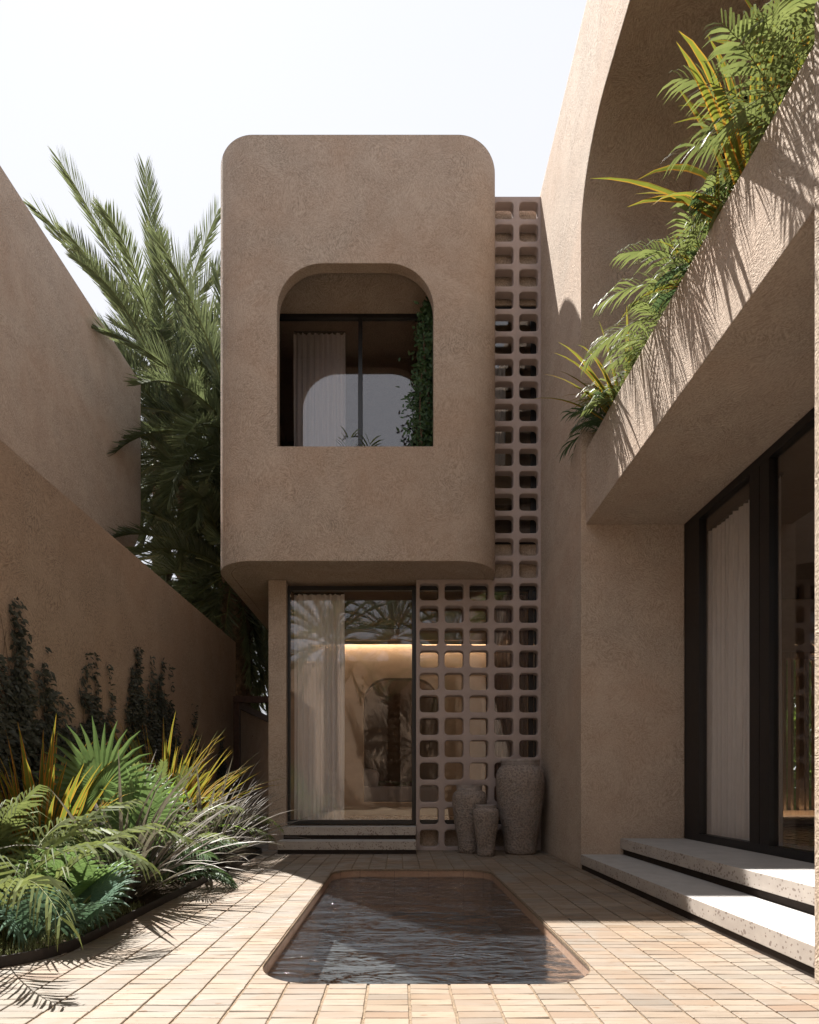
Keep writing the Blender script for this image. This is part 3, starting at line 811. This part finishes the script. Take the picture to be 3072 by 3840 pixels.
vase('smallest clay vase, standing in front between the two larger ones', 1.2, 7.69, 0.182, 0.70, [(0.58, 0.0), (0.66, 0.2), (0.84, 0.5), (0.97, 0.74), (1.0, 0.83), (0.93, 0.90), (0.76, 0.935), (0.74, 0.945)], 5)

# ---------- planting bed
bed = [(-3.479, 2.95), (-2.44, 2.95)] + arc(-2.44, 3.44, 0.49, 0.49, -90, 0, 10)[1:] + [(-1.95, 7.9)] + arc(-2.35, 7.9, 0.4, 0.4, 0, 90, 8)[1:] + [(-3.479, 8.3)]
mb = MB(); plate(mb, bed, [], -0.02, 0.035, 'z')
o = mb.build('planting_bed', M['soil']); fix_normals(o); tag(o, kind='structure')
ed = MB()
line = [(-3.478, 2.95), (-2.44, 2.95)] + arc(-2.44, 3.44, 0.49, 0.49, -90, 0, 14)[1:] + [(-1.95, 7.9)] + arc(-2.35, 7.9, 0.4, 0.4, 0, 90, 8)[1:] + [(-3.478, 8.3)]
def offs(line, d):
    out = []
    for i, p in enumerate(line):
        a = line[max(0, i - 1)]; b = line[min(len(line) - 1, i + 1)]
        t_ = Vector((b[0] - a[0], b[1] - a[1])).normalized(); out.append((p[0] + t_.y * d, p[1] - t_.x * d))
    return out
lo = offs(line, 0.012)
b0 = 0; k = len(line)
for z in (-0.005, 0.062):
    ed.v += [(p[0], p[1], z) for p in line]; ed.v += [(p[0], p[1], z) for p in lo]
for i in range(k - 1):
    ed.face([i, i + 1, 2 * k + i + 1, 2 * k + i]); ed.face([k + i, 3 * k + i, 3 * k + i + 1, k + i + 1]); ed.face([2 * k + i, 2 * k + i + 1, 3 * k + i + 1, 3 * k + i])
o = ed.build('bed_edging', M['edging'], None, (-2, 5, 0)); fix_normals(o); tag(o, 'thin black steel edging curving round the planting bed', 'edging')

# ------------------------------------------------------------------ foliage
UP = Vector((0, 0, 1))
def blade(mb, pts, wid, side, c, fold=0.0, nrm=None):
    """pts: list of Vector along the blade, wid: widths, side: width direction per point or one"""
    n = len(pts); ids = []
    for i, p in enumerate(pts):
        s = side[i] if isinstance(side, list) else side
        w = wid[i] * 0.5
        if fold:
            nn = nrm[i] if isinstance(nrm, list) else nrm
            ids.append((mb.vert(p - s * w), mb.vert(p - nn * (w * fold)), mb.vert(p + s * w)))
        else: ids.append((mb.vert(p - s * w), mb.vert(p + s * w)))
    for i in range(n - 1):
        v0, v1 = i / (n - 1), (i + 1) / (n - 1)
        a, b = ids[i], ids[i + 1]
        if fold:
            mb.face([a[0], a[1], b[1], b[0]], [(0, v0), (.5, v0), (.5, v1), (0, v1)], c)
            mb.face([a[1], a[2], b[2], b[1]], [(.5, v0), (1, v0), (1, v1), (.5, v1)], c)
        else:
            mb.face([a[0], a[1], b[1], b[0]], [(0, v0), (1, v0), (1, v1), (0, v1)], c)

def curve_pts(base, az, e0, e1, L, n, p=1.3, sway=0.0):
    pts = [Vector(base)]; T = []
    for i in range(n):
        s = (i + 0.5) / n
        e = e0 + (e1 - e0) * s ** p; a = az + sway * s
        d = Vector((math.cos(a) * math.cos(e), math.sin(a) * math.cos(e), math.sin(e)))
        T.append(d); pts.append(pts[-1] + d * (L / n))
    T.append(T[-1])
    return pts, T

def tube(mb, pts, rad, n=5, c=0.5):
    rings = []
    for i, p in enumerate(pts):
        t_ = (pts[min(i + 1, len(pts) - 1)] - pts[max(0, i - 1)]).normalized()
        u = t_.cross(Vector((0.3, 0.9, 0.2))).normalized(); w = t_.cross(u)
        rings.append([mb.vert(p + (u * math.cos(2 * PI * k / n) + w * math.sin(2 * PI * k / n)) * rad[i]) for k in range(n)])
    for a, b in zip(rings[:-1], rings[1:]):
        for k in range(n):
            j = (k + 1) % n; mb.face([a[k], a[j], b[j], b[k]], [(.5, .5)] * 4, c)

def frond(mb, st, base, az, e0, e1, L, npair, ll, fwd, vee, lw, droop, rs, petiole=0.22, p=1.3, sway=0.0, prof=None, rad=0.006, segs=3):
    N = 14
    pts, T = curve_pts(base, az, e0, e1, L, N, p, sway)
    tube(st, pts, [rad * (1 - 0.75 * i / N) for i in range(N + 1)], 4, rs.random())
    cb = rs.random()
    for k in range(npair):
        s = petiole + (1 - petiole) * (k + 0.5) / npair
        f = s * N; i = min(N - 1, int(f)); fr = f - i
        P0 = pts[i].lerp(pts[i + 1], fr); t_ = T[i].lerp(T[min(N, i + 1)], fr).normalized()
        q = (s - petiole) / (1 - petiole)
        lf = prof(q) if prof else min(1, 0.55 + 2 * q) * (1 - 0.5 * q ** 3)
        side = t_.cross(UP)
        if side.length < 0.05: side = Vector((-math.sin(az), math.cos(az), 0))
        side.normalize(); nn = side.cross(t_).normalized()
        fa = fwd * (1 - 0.45 * q) + rs.uniform(-0.07, 0.07)
        for sg in (-1, 1):
            vv = vee + rs.uniform(-0.15, 0.15) * (1 if segs == 3 else 2.4)
            d = t_ * math.cos(fa) + (side * sg * math.cos(vv) + nn * math.sin(vv)) * math.sin(fa)
            l = ll * lf * rs.uniform(0.88, 1.1)
            w = lw * (0.6 + 0.4 * lf)
            pp = [P0]; dd = d.copy()
            for m in range(segs):
                dd = (dd - UP * droop / segs * (0.5 + m)).normalized(); pp.append(pp[-1] + dd * l / segs)
            wd = (t_ * 0.75 + nn * 0.55 * (1 if rs.random() < .85 else -1)); wd = (wd - d * wd.dot(d)).normalized()
            ws = [w * 0.45, w, w * 0.75, w * 0.04] if segs == 3 else [w * 0.6, w, w * 0.04]
            blade(mb, pp, ws, wd, min(1, max(0, cb * 0.5 + rs.random() * 0.5)))

def palm_plant(name, label, cat, base, rs, n, L, ll, npair, mat, e_rng=(50, 85), end=(-35, 10), lw=0.022, az_rng=(0, 360), group=None, spread=0.08, droop=0.5, vee=0.35, fwd=1.0, stems=0.0):
    t = thing(name, label, cat, base, group)
    fo, st = MB(), MB()
    for i in range(n):
        az = R(az_rng[0] + (az_rng[1] - az_rng[0]) * (i + rs.uniform(0.1, 0.9)) / n)
        e0 = R(rs.uniform(*e_rng)); e1 = R(rs.uniform(*end))
        b = Vector(base) + Vector((math.cos(az) * spread * rs.random(), math.sin(az) * spread * rs.random(), rs.uniform(0, stems)))
        frond(fo, st, b, az, e0, e1, L * rs.uniform(0.75, 1.1), npair, ll, fwd, vee, lw, droop, rs, 0.2, 1.2, rs.uniform(-.3, .3))
    fo.build('fronds', mat, t); st.build('stems', M['stem'], t, smooth=180)
    return t

def flax(name, label, base, rs, n, L, w, mat, e_rng=(45, 88), bend=(15, 70), group=None, spread=0.06, cat='plant', az_rng=(0, 360), p=1.8):
    o_ = MB()
    for i in range(n):
        az = R(rs.uniform(*az_rng)); e0 = R(rs.uniform(*e_rng)); e1 = e0 - R(rs.uniform(*bend))
        l = L * rs.uniform(0.6, 1.08)
        b = Vector(base) + Vector((math.cos(az), math.sin(az), 0)) * spread * rs.random()
        pts, T = curve_pts(b, az, e0, e1, l, 9, p, rs.uniform(-.25, .25))
        tw = rs.uniform(-0.7, 0.7)
        sides, nrm = [], []
        for k, t_ in enumerate(T):
            s = Vector((-math.sin(az), math.cos(az), 0)); nn = s.cross(t_).normalized(); a = tw * k / 9
            sides.append(s * math.cos(a) + nn * math.sin(a)); nrm.append(nn * math.cos(a) - s * math.sin(a))
        ws = [w * f for f in (0.65, 0.8, 0.95, 1.0, 1.0, 0.92, 0.8, 0.6, 0.35, 0.02)]
        blade(o_, pts, [x * rs.uniform(.8, 1.1) for x in ws], sides, rs.random(), 0.45, nrm)
    o = o_.build(name, mat, None, base); tag(o, label, cat, group)
    return o

def fan_leaf(fo, st, base, az, e0, pet, Rad, nseg, tilt, rs, spread=150, fold=0.35):
    pts, T = curve_pts(base, az, e0, e0 - R(25), pet, 6)
    tube(st, pts, [0.007] * 7, 4)
    hub = pts[-1]; fwd = T[-1]
    side = Vector((-math.sin(az), math.cos(az), 0))
    nn = side.cross(fwd).normalized()
    ax = (fwd * math.cos(tilt) - nn * math.sin(tilt)).normalized(); nn = side.cross(ax).normalized()
    c0 = rs.random()
    for k in range(nseg):
        a = R(-spread + 2 * spread * (k + 0.5) / nseg)
        d = ax * math.cos(a) + side * math.sin(a)
        d = (d + nn * 0.18 * (abs(a) / PI)).normalized()
        l = Rad * (1 - 0.18 * (abs(a) / PI) ** 2) * rs.uniform(0.93, 1.05)
        sd = nn.cross(d).normalized()
        wmid = 2 * 0.55 * l * math.tan(R(spread) / nseg) * 1.05
        pp = [hub]; dd = d.copy()
        for m, f in enumerate((0.25, 0.3, 0.25, 0.2)):
            dd = (dd - UP * (0.02, 0.05, 0.14, 0.3)[m]).normalized(); pp.append(pp[-1] + dd * l * f)
        blade(fo, pp, [0.004, wmid * 0.48, wmid, wmid * 0.55, 0.002], sd, min(1, c0 * .5 + .5 * rs.random()), fold, nn)

def fan_plant(name, label, base, leaves, mat, rs, group=None, nseg=26):
    t = thing(name, label, 'plant', base, group); fo, st = MB(), MB()
    for (az, e0, pet, Rad, tilt) in leaves:
        fan_leaf(fo, st, Vector(base), R(az), R(e0), pet, Rad, nseg, R(tilt), rs)
    fo.build('leaves', mat, t); st.build('stems', M['stem'], t, smooth=180)

# ---- bed plants
gA = 'feathery palms in the planting bed'
def rs_(k): return random.Random(100 + k)
FP = dict(lw=0.021, droop=1.15, vee=0.6, fwd=0.78)
palm_plant('feather_palm', 'feathery light green palm at the front left corner of the bed', 'plant', (-2.40, 3.40, 0.03), rs_(1), 12, 1.3, 0.36, 19, M['areca'], (62, 89), (-45, 15), az_rng=(0, 360), group=gA, **FP)
palm_plant('feather_palm', 'feathery palm at the left picture edge, behind the front corner palm', 'plant', (-2.95, 4.05, 0.03), rs_(2), 11, 1.25, 0.36, 19, M['areca'], (60, 89), (-30, 25), az_rng=(0, 360), group=gA, **FP)
palm_plant('feather_palm', 'low bright feathery palm between the front palm and the grey flax', 'plant', (-2.62, 4.75, 0.03), rs_(3), 7, 1.2, 0.34, 19, M['areca'], (55, 88), (-50, 5), az_rng=(0, 360), group=gA, **FP)
palm_plant('feather_palm', 'bright feathery palm in mid bed behind the first grey flax', 'plant', (-2.5, 5.6, 0.03), rs_(4), 8, 1.2, 0.34, 19, M['areca'], (50, 86), (-50, 5), az_rng=(0, 360), group=gA, **FP)
palm_plant('feather_palm', 'short feathery palm spilling over the edging near the second grey flax', 'plant', (-2.25, 5.2, 0.03), rs_(5), 11, 0.85, 0.26, 24, M['areca_dark'], (30, 75), (-45, 0), 0.017, (-120, 100), gA, droop=0.7)
palm_plant('feather_palm', 'feathery palm at the far end of the bed near the gate', 'plant', (-2.45, 7.1, 0.03), rs_(6), 9, 1.2, 0.30, 19, M['areca'], (45, 84), (-50, 5), az_rng=(0, 360), group=gA, **FP)
palm_plant('feather_palm', 'dark feathery palm filling the bed under the wall', 'plant', (-3.1, 5.7, 0.03), rs_(31), 13, 1.2, 0.32, 19, M['areca_dark'], (50, 86), (-50, 5), az_rng=(0, 360), group=gA, **FP)
palm_plant('cycad', 'upright green cycad with short stiff leaflets behind the tall fan leaf', 'plant', (-2.72, 6.0, 0.03), rs_(7), 12, 1.45, 0.13, 50, M['areca'], (62, 88), (10, 60), 0.018, (0, 360), None, 0.05, 0.1, 0.5, 1.1)
flax('orange_flax', 'tall green and orange striped flax at the left picture edge', (-3.02, 4.7, 0.03), rs_(8), 130, 1.45, 0.05, M['phorm'], (50, 89), (0, 50), 'orange edged flax plants', 0.12)
flax('orange_flax', 'tall green and orange striped flax at the far end of the bed before the wall', (-2.95, 7.0, 0.03), rs_(9), 150, 1.8, 0.048, M['phorm'], (48, 89), (5, 60), 'orange edged flax plants', 0.14)
flax('lance_plant', 'light green arching strap leaved plant in front of the far orange flax', (-2.80, 6.25, 0.03), rs_(10), 40, 1.35, 0.05, M['lance'], (50, 86), (40, 110), None, 0.1)
flax('lance_plant', 'thin light green arching plant in front of the near orange flax', (-2.95, 5.0, 0.03), rs_(30), 34, 1.35, 0.03, M['lance'], (50, 86), (30, 90), None, 0.1)
gG = 'grey leaved flax plants along the edging'
flax('grey_flax', 'grey purple flax with narrow leaves, nearer of the two by the edging', (-2.27, 4.62, 0.03), rs_(11), 110, 1.3, 0.036, M['grey'], (25, 84), (10, 60), gG, 0.12, 'plant', (-100, 170))
flax('grey_flax', 'grey purple flax fanning out towards the front steps', (-2.28, 6.55, 0.03), rs_(12), 130, 1.4, 0.034, M['grey'], (15, 76), (10, 55), gG, 0.14, 'plant', (-120, 120))
fan_plant('fan_palm', 'low blue green fan palm overhanging the curved edging at the front', (-2.12, 3.50, 0.03), [(-80, 62, 0.24, 0.27, 25), (-30, 52, 0.26, 0.26, 5), (25, 55, 0.28, 0.28, 10), (70, 55, 0.32, 0.33, 15), (150, 55, 0.3, 0.32, 10), (210, 45, 0.26, 0.32, 35)], M['fanblue'], rs_(13))
fan_plant('fan_palm', 'tall green fan palm with upright leaves in the middle of the bed', (-2.50, 4.95, 0.03), [(-95, 88, 0.95, 0.60, 22), (-30, 76, 0.75, 0.5, 20), (200, 70, 0.64, 0.5, -5), (100, 80, 0.85, 0.5, 0), (-140, 60, 0.45, 0.42, 0)], M['fan'], rs_(14), None, 34)
fan_plant('fan_palm', 'yellow green fan palm half hidden among the front feathery palms', (-2.38, 3.95, 0.03), [(-60, 70, 0.42, 0.36, 0), (-150, 60, 0.45, 0.38, 5), (30, 60, 0.4, 0.36, 5), (120, 70, 0.45, 0.36, 0), (-20, 50, 0.4, 0.34, 20)], M['fan'], rs_(15))

# grass in the bed
gm = MB(); rg = rs_(20)
for i in range(9000):
    x = rg.uniform(-3.45, -1.98); y = rg.uniform(2.97, 4.4)
    if x > -2.44 and y < 3.44 and math.hypot(x + 2.44, y - 3.44) > 0.475: continue
    a = rg.uniform(0, 2 * PI); h = rg.uniform(0.02, 0.055); d = Vector((math.cos(a), math.sin(a), 0))
    p = Vector((x, y, 0.034)); s = Vector((-d.y, d.x, 0))
    blade(gm, [p, p + UP * h * 0.6 + d * h * 0.15, p + UP * h + d * h * 0.5], [0.004, 0.0035, 0.0005], s, rg.random())
o = gm.build('grass', M['grass'], None, (-2.5, 3.5, 0.03)); tag(o, 'short pale grass growing over the front of the bed', 'grass', None, 'stuff')

# ---- climbers on the garden wall
def creeper(label, spine, n, rs, name='wall_creeper', wx=-3.478, depth=0.20, mat=None, sz=0.042, thing_=None):
    """spine: (y, z0, z1, halfwidth)"""
    fo, st = MB(), MB()
    tot = sum((z1 - z0) * w for _, z0, z1, w in spine)
    ya = min(q[0] - 2.0 * q[3] for q in spine); yb = max(q[0] + 2.0 * q[3] for q in spine)
    off_ = rs.uniform(0, 50)
    def env(y):
        h = 0
        for (yc, z0, z1, hw_) in spine:
            h = max(h, z1 * max(0, 1 - (abs(y - yc) / (hw_ * 2.0)) ** 1.1))
        return h * (1 + 0.22 * noise.noise(Vector((y * 7, off_, 0))) + 0.15 * noise.noise(Vector((y * 19, off_, 3))))
    for (yc, z0, z1, hw_) in spine:
        for j in range(6):
            y0_ = yc + rs.uniform(-1, 1) * hw_; top_ = env(y0_) * 0.98
            pts = [Vector((wx + 0.018, y0_ + (yc - y0_) * 0.3 * q / 9 + 0.05 * math.sin(q * 1.3 + j), top_ * q / 9)) for q in range(10)]
            tube(st, pts, [0.009 * (1 - q / 12) for q in range(10)], 4)
    for i in range(n):
        y = rs.uniform(ya, yb); z = rs.random() * 2.8
        H = env(y) * 1.12
        if H < 0.05: continue
        v = z / H
        edge = 1.0 - max(0, v - 0.4) * 1.45
        if v > 1.12 or rs.random() > max(edge, 0.10): continue
        if noise.noise(Vector((y * 6, z * 4.0, off_))) < -0.5 + 0.4 * v ** 3: continue
        x = wx + 0.01 + depth * rs.random() * max(0.15, 1.05 - v)
        p = Vector((x, y, z)); a = rs.uniform(0, 2 * PI)
        d = Vector((rs.uniform(0, 1.0), math.cos(a), -0.5 + math.sin(a) * 0.7)).normalized()
        s = d.cross(Vector((1, rs.uniform(-.5, .5), rs.uniform(-.5, .5)))).normalized(); l = sz * rs.uniform(0.7, 1.8)
        blade(fo, [p, p + d * l * 0.5, p + d * l - UP * l * 0.2], [l * 0.2, l * 0.5, l * 0.03], s, rs.random())
    t = thing(name, label, 'climber', (wx, spine[0][0], 0), 'creepers on the garden wall' if name == 'wall_creeper' else None)
    fo.build('foliage', mat or M['creeper'], t); st.build('stem', M['trunk'], t)
creeper('dark creeper climbing highest, at the left picture edge of the garden wall', [(4.6, 0.0, 2.5, 0.5), (5.05, 0.0, 2.35, 0.4), (5.5, 0.0, 1.9, 0.35), (5.8, 0.0, 1.5, 0.3)], 63000, rs_(21))
creeper('dark creeper with a ragged point just right of the near orange flax', [(6.3, 0.2, 2.25, 0.36), (6.7, 0.2, 1.8, 0.36)], 33000, rs_(22))
creeper('dark creeper with the tallest peak in mid wall behind the far orange flax', [(7.4, 0.2, 2.45, 0.40), (8.0, 0.2, 2.75, 0.45), (8.5, 0.2, 2.3, 0.40)], 54000, rs_(23))
creeper('slim dark creeper on the shaded wall right of the far orange flax', [(9.4, 0.1, 2.1, 0.32)], 13500, rs_(24))
creeper('small dark creeper low on the wall next to the gate frame', [(10.9, 0.1, 1.75, 0.35)], 13500, rs_(25))

# ---- ivy in the upstairs opening
iv = thing('potted_ivy', 'dark leafy climber filling the right side of the arched upstairs opening', 'climber', (0.45, 8.2, 4.43))
fo, st = MB(), MB(); rI = rs_(26)
for j in range(6):
    pts = [Vector((0.42 + 0.22 * math.sin(j * 1.7 + q * .5) * (1 - q / 12), 8.2 + 0.12 * math.cos(j + q * .4), 4.43 + q * 0.36)) for q in range(10)]
    tube(st, pts, [0.012] * 10, 5)
for i in range(6500):
    v = rI.random(); z = 4.6 + 3.35 * v
    wdt = 0.50 * (1.0 - 0.55 * v) * (0.75 + 0.5 * noise.noise(Vector((z * 2.2, 3, 1))))
    x = 0.50 + rI.gauss(-0.10, 0.5) * wdt; y = 8.2 + rI.gauss(0, 0.16)
    if x > 1.2 or y < 7.88: continue
    p = Vector((x, y, z)); a = rI.uniform(0, 2 * PI)
    d = Vector((math.cos(a), rI.uniform(-.8, .2), math.sin(a) - 0.2)).normalized(); s = d.cross(Vector((0.2, 1, rI.uniform(-.6, .6)))).normalized()
    l = rI.uniform(0.05, 0.09)
    blade(fo, [p, p + d * l * .45, p + d * l], [l * .12, l * .46, l * .03], s, rI.random())
fo.build('foliage', M['ivy'], iv); st.build('stem', M['trunk'], iv)

palm_plant('room_palm', 'tall indoor palm standing behind the glass of the arched upstairs opening', 'plant', (-0.85, 9.7, 4.43), rs_(75), 12, 2.3, 0.5, 26, M['areca'], (62, 88), (10, 60), 0.03)
# ---- niche plant
fan_plant('niche_fan_palm', 'small fan palm behind the daybed in the arched niche', (-0.22, 12.6, 0.62), [(-95, 75, 0.45, 0.55, -45), (-20, 65, 0.4, 0.45, -20), (-160, 65, 0.4, 0.45, -20)], M['fan'], rs_(27), None, 30)

# ---- balcony plants
gB = 'plants in the balcony planter'
bx = 2.50
for i, (y, n, L, lab, mt) in enumerate([
    (6.25, 10, 0.85, 'dark feathery palm at the far end of the balcony planter', 'areca_dark'),
    (5.70, 9, 0.85, 'feathery palm beside the far orange flax on the balcony', 'areca'),
    (5.12, 9, 0.9, 'feathery palm third from the far end of the balcony planter', 'areca'),
    (4.5, 10, 1.0, 'full feathery palm at the middle of the balcony planter', 'areca'),
    (4.12, 6, 0.7, 'smaller feathery palm just beyond the near orange flax on the balcony', 'areca_dark'),
    (3.5, 11, 1.0, 'feathery palm behind the near orange flax on the balcony', 'areca'),
    (3.0, 10, 1.0, 'nearest feathery palm of the balcony, at the right picture edge', 'areca')]):
    palm_plant('balcony_palm', lab, 'plant', (2.58, y, 4.74), rs_(40 + i), n, L, 0.30, 21, M[mt], (38, 86), (-50, 10), az_rng=(90, 290), group=gB, lw=0.019, droop=0.8, vee=0.5, fwd=0.9)
flax('balcony_flax', 'orange edged flax low at the far end of the balcony planter', (2.40, 5.95, 4.74), rs_(50), 34, 1.1, 0.036, M['phorm'], (40, 85), (30, 100), gB, 0.06, 'plant', (60, 300))
flax('balcony_flax', 'large orange edged flax arching over the near part of the balcony planter', (2.46, 3.85, 4.74), rs_(51), 30, 1.3, 0.055, M['phorm'], (35, 88), (20, 120), gB, 0.07, 'plant', (60, 300))
flax('balcony_flax', 'orange edged flax between two palms in the middle of the balcony', (2.45, 4.35, 4.74), rs_(52), 12, 0.85, 0.03, M['phorm'], (40, 80), (40, 120), gB, 0.05, 'plant', (60, 300))
flax('balcony_flax', 'upright orange edged flax at the near end of the balcony planter', (2.50, 3.35, 4.74), rs_(53), 16, 1.3, 0.055, M['phorm'], (55, 88), (10, 70), gB, 0.06, 'plant', (60, 300))

# ---- date palms
def date_palm(label, base, zc, L, n, rs, lean=(0, 0), e_lo=-25, group='date palms behind the walls', npair=100, ll=0.58, az0=0, side_bias=None, tr=0.24):
    t = thing('date_palm', label, 'tree', (base[0], base[1], 0), group)
    tk, fo, st = MB(), MB(), MB()
    N = 22
    for q in range(N):
        z0_ = zc * q / N; z1_ = zc * (q + 1) / N
    pts = []; rad = []
    K = int(zc * 7)
    for q in range(K + 1):
        s = q / K; pts.append(Vector((base[0] + lean[0] * s * s, base[1] + lean[1] * s * s, zc * s))); rad.append(tr * (1.1 if q % 2 else 0.92) * (1.15 - 0.2 * s))
    tube(tk, pts, rad, 14)
    for q in range(0, K * 9):
        s = rs.random(); a = rs.uniform(0, 2 * PI); c = pts[int(s * K)]
        p = c + Vector((math.cos(a), math.sin(a), 0)) * tr * 0.95
        d = Vector((math.cos(a) * .6, math.sin(a) * .6, .8)); sd = Vector((-math.sin(a), math.cos(a), 0))
        blade(tk, [p, p + d * 0.09, p + d * 0.16], [0.11, 0.08, 0.03], sd, 0.5)
    tk.build('trunk', M['trunk'], t)
    top = pts[-1]
    for i in range(n):
        q = (i + 0.5) / n
        az = az0 + i * 2.39996 + rs.uniform(-.2, .2)
        e0 = R(86 - (86 - e_lo) * q ** 0.9) + rs.uniform(-.1, .1)
        e1 = e0 - R(rs.uniform(28, 55)) * (0.45 + 0.75 * math.cos(e0))
        e1 = max(e1, R(-88))
        l = L * rs.uniform(0.88, 1.06) * (0.9 + 0.1 * math.cos(e0))
        frond(fo, st, top + Vector((math.cos(az), math.sin(az), 0)) * tr * 0.6 + UP * (0.35 * (1 - q)), az, e0, e1, l, npair, ll, 0.80, 0.45, 0.033, -0.10, rs, 0.13, 1.2, rs.uniform(-.25, .25), lambda q_: min(1, 0.45 + q_ * 2.2) * (1 if q_ < 0.8 else 1 - 0.5 * ((q_ - 0.8) / 0.2) ** 2), 0.022, 2)
    fo.build('crown', M['date'], t); st.build('ribs', M['stem'], t)
date_palm('tallest date palm, its crown standing against the sky left of the tower', (-6.75, 16.0), 12.3, 4.2, 84, rs_(60), e_lo=-60)
date_palm('date palm with its crown half hidden by the left side of the tower', (-3.8, 13.4), 8.9, 3.5, 60, rs_(61), e_lo=-60)
date_palm('shorter date palm with drooping fronds above the low rear wall', (-4.0, 13.5), 5.9, 3.0, 56, rs_(62), e_lo=-70)
date_palm('dense date palm in the gap between the neighbour wall and the tower', (-5.5, 14.6), 9.3, 3.2, 50, rs_(63), e_lo=-60)
date_palm('small drooping date palm just beyond the low rear wall', (-4.7, 15.6), 5.0, 2.7, 44, rs_(68), e_lo=-75)
date_palm('farthest date palm low behind the neighbour house', (-5.2, 17.0), 5.2, 3.6, 48, rs_(66), e_lo=-50)
# mirrored planting behind the viewer
date_palm('broad date palm behind the viewer mirrored in the front window', (-2.6, -4.6), 6.2, 2.7, 34, rs_(64), e_lo=-30, npair=44, group='palms by the courtyard wall')
date_palm('second date palm behind the viewer mirrored in the front window', (-0.2, -6.6), 7.0, 3.0, 34, rs_(65), e_lo=-30, npair=44, group='palms by the courtyard wall')
date_palm('third date palm behind the viewer mirrored in the block screen side of the window', (2.0, -5.2), 5.6, 2.7, 30, rs_(69), e_lo=-30, npair=44, group='palms by the courtyard wall')
# green view behind the slats
gv = MB(); rv = rs_(70)
for i in range(22000):
    x = rv.uniform(5.8, 9.5); y = rv.uniform(10.6, 12.6); z = rv.uniform(0, 4.2)
    if noise.noise(Vector((x * 1.6, y, z * 1.6))) < -0.3: continue
    a = rv.uniform(0, 6.28); d = Vector((math.cos(a), rv.uniform(-.6, .6), math.sin(a))).normalized(); p = Vector((x, y, z)); l = rv.uniform(.08, .16)
    blade(gv, [p, p + d * l * .5, p + d * l], [l * .1, l * .5, l * .03], d.cross(Vector((0.3, 1, 0.2))).normalized(), rv.random())
o = gv.build('hedge', M['lance'], None, (7.5, 11.8, 0)); tag(o, 'sunlit green hedge seen between the timber slats of the side room', 'hedge')

# ------------------------------------------------------------------ light
sd = Vector((1.0, -1.37, -3.73)).normalized()
sun = bpy.data.lights.new('sun', 'SUN'); sun.energy = 5.0; sun.angle = R(0.55); sun.color = (1.0, 0.965, 0.91)
so = bpy.data.objects.new('sun', sun); COL.objects.link(so); so.rotation_euler = sd.to_track_quat('-Z', 'Y').to_euler(); so.location = (-10, 20, 30)
w = bpy.data.worlds.new('World'); sc.world = w; w.use_nodes = True
nt = w.node_tree; nt.nodes.clear()
sky = nt.nodes.new('ShaderNodeTexSky'); sky.sky_type = 'NISHITA'; sky.sun_disc = False
to = -sd
sky.sun_elevation = math.asin(to.z); sky.sun_rotation = math.atan2(to.x, to.y)
sky.dust_density = 1.5; sky.air_density = 1.0
hs = nt.nodes.new('ShaderNodeHueSaturation'); hs.inputs['Saturation'].default_value = 0.18; hs.inputs['Value'].default_value = 1.0
hz = nt.nodes.new('ShaderNodeMix'); hz.data_type = 'RGBA'; hz.inputs[0].default_value = 0.96; hz.inputs[7].default_value = (2.46, 2.51, 2.70, 1)
nt.links.new(hs.outputs[0], hz.inputs[6])
bg = nt.nodes.new('ShaderNodeBackground'); bg.inputs['Strength'].default_value = 0.115
wo = nt.nodes.new('ShaderNodeOutputWorld')
nt.links.new(sky.outputs[0], hs.inputs['Color']); nt.links.new(hz.outputs[2], bg.inputs['Color']); nt.links.new(bg.outputs[0], wo.inputs['Surface'])

# ------------------------------------------------------------------ camera and output
cam = bpy.data.cameras.new('camera'); co = bpy.data.objects.new('camera', cam); COL.objects.link(co)
co.location = (0, 0, 1); co.rotation_euler = (R(90), 0, 0)
cam.sensor_fit = 'VERTICAL'; cam.sensor_height = 36.0; cam.sensor_width = 36.0
cam.lens = 36.0 * F / 3840.0
cam.shift_x = (1536 - VX) / 3840.0; cam.shift_y = (VY - 1920) / 3840.0
cam.clip_end = 500; cam.clip_start = 0.05
sc.camera = co
sc.view_settings.view_transform = 'Standard'; sc.view_settings.look = 'None'; sc.view_settings.exposure = 1.68; sc.view_settings.gamma = 1
sc.cycles.max_bounces = 10; sc.cycles.transparent_max_bounces = 24; sc.cycles.diffuse_bounces = 3; sc.cycles.glossy_bounces = 4
sc.cycles.sample_clamp_indirect = 8
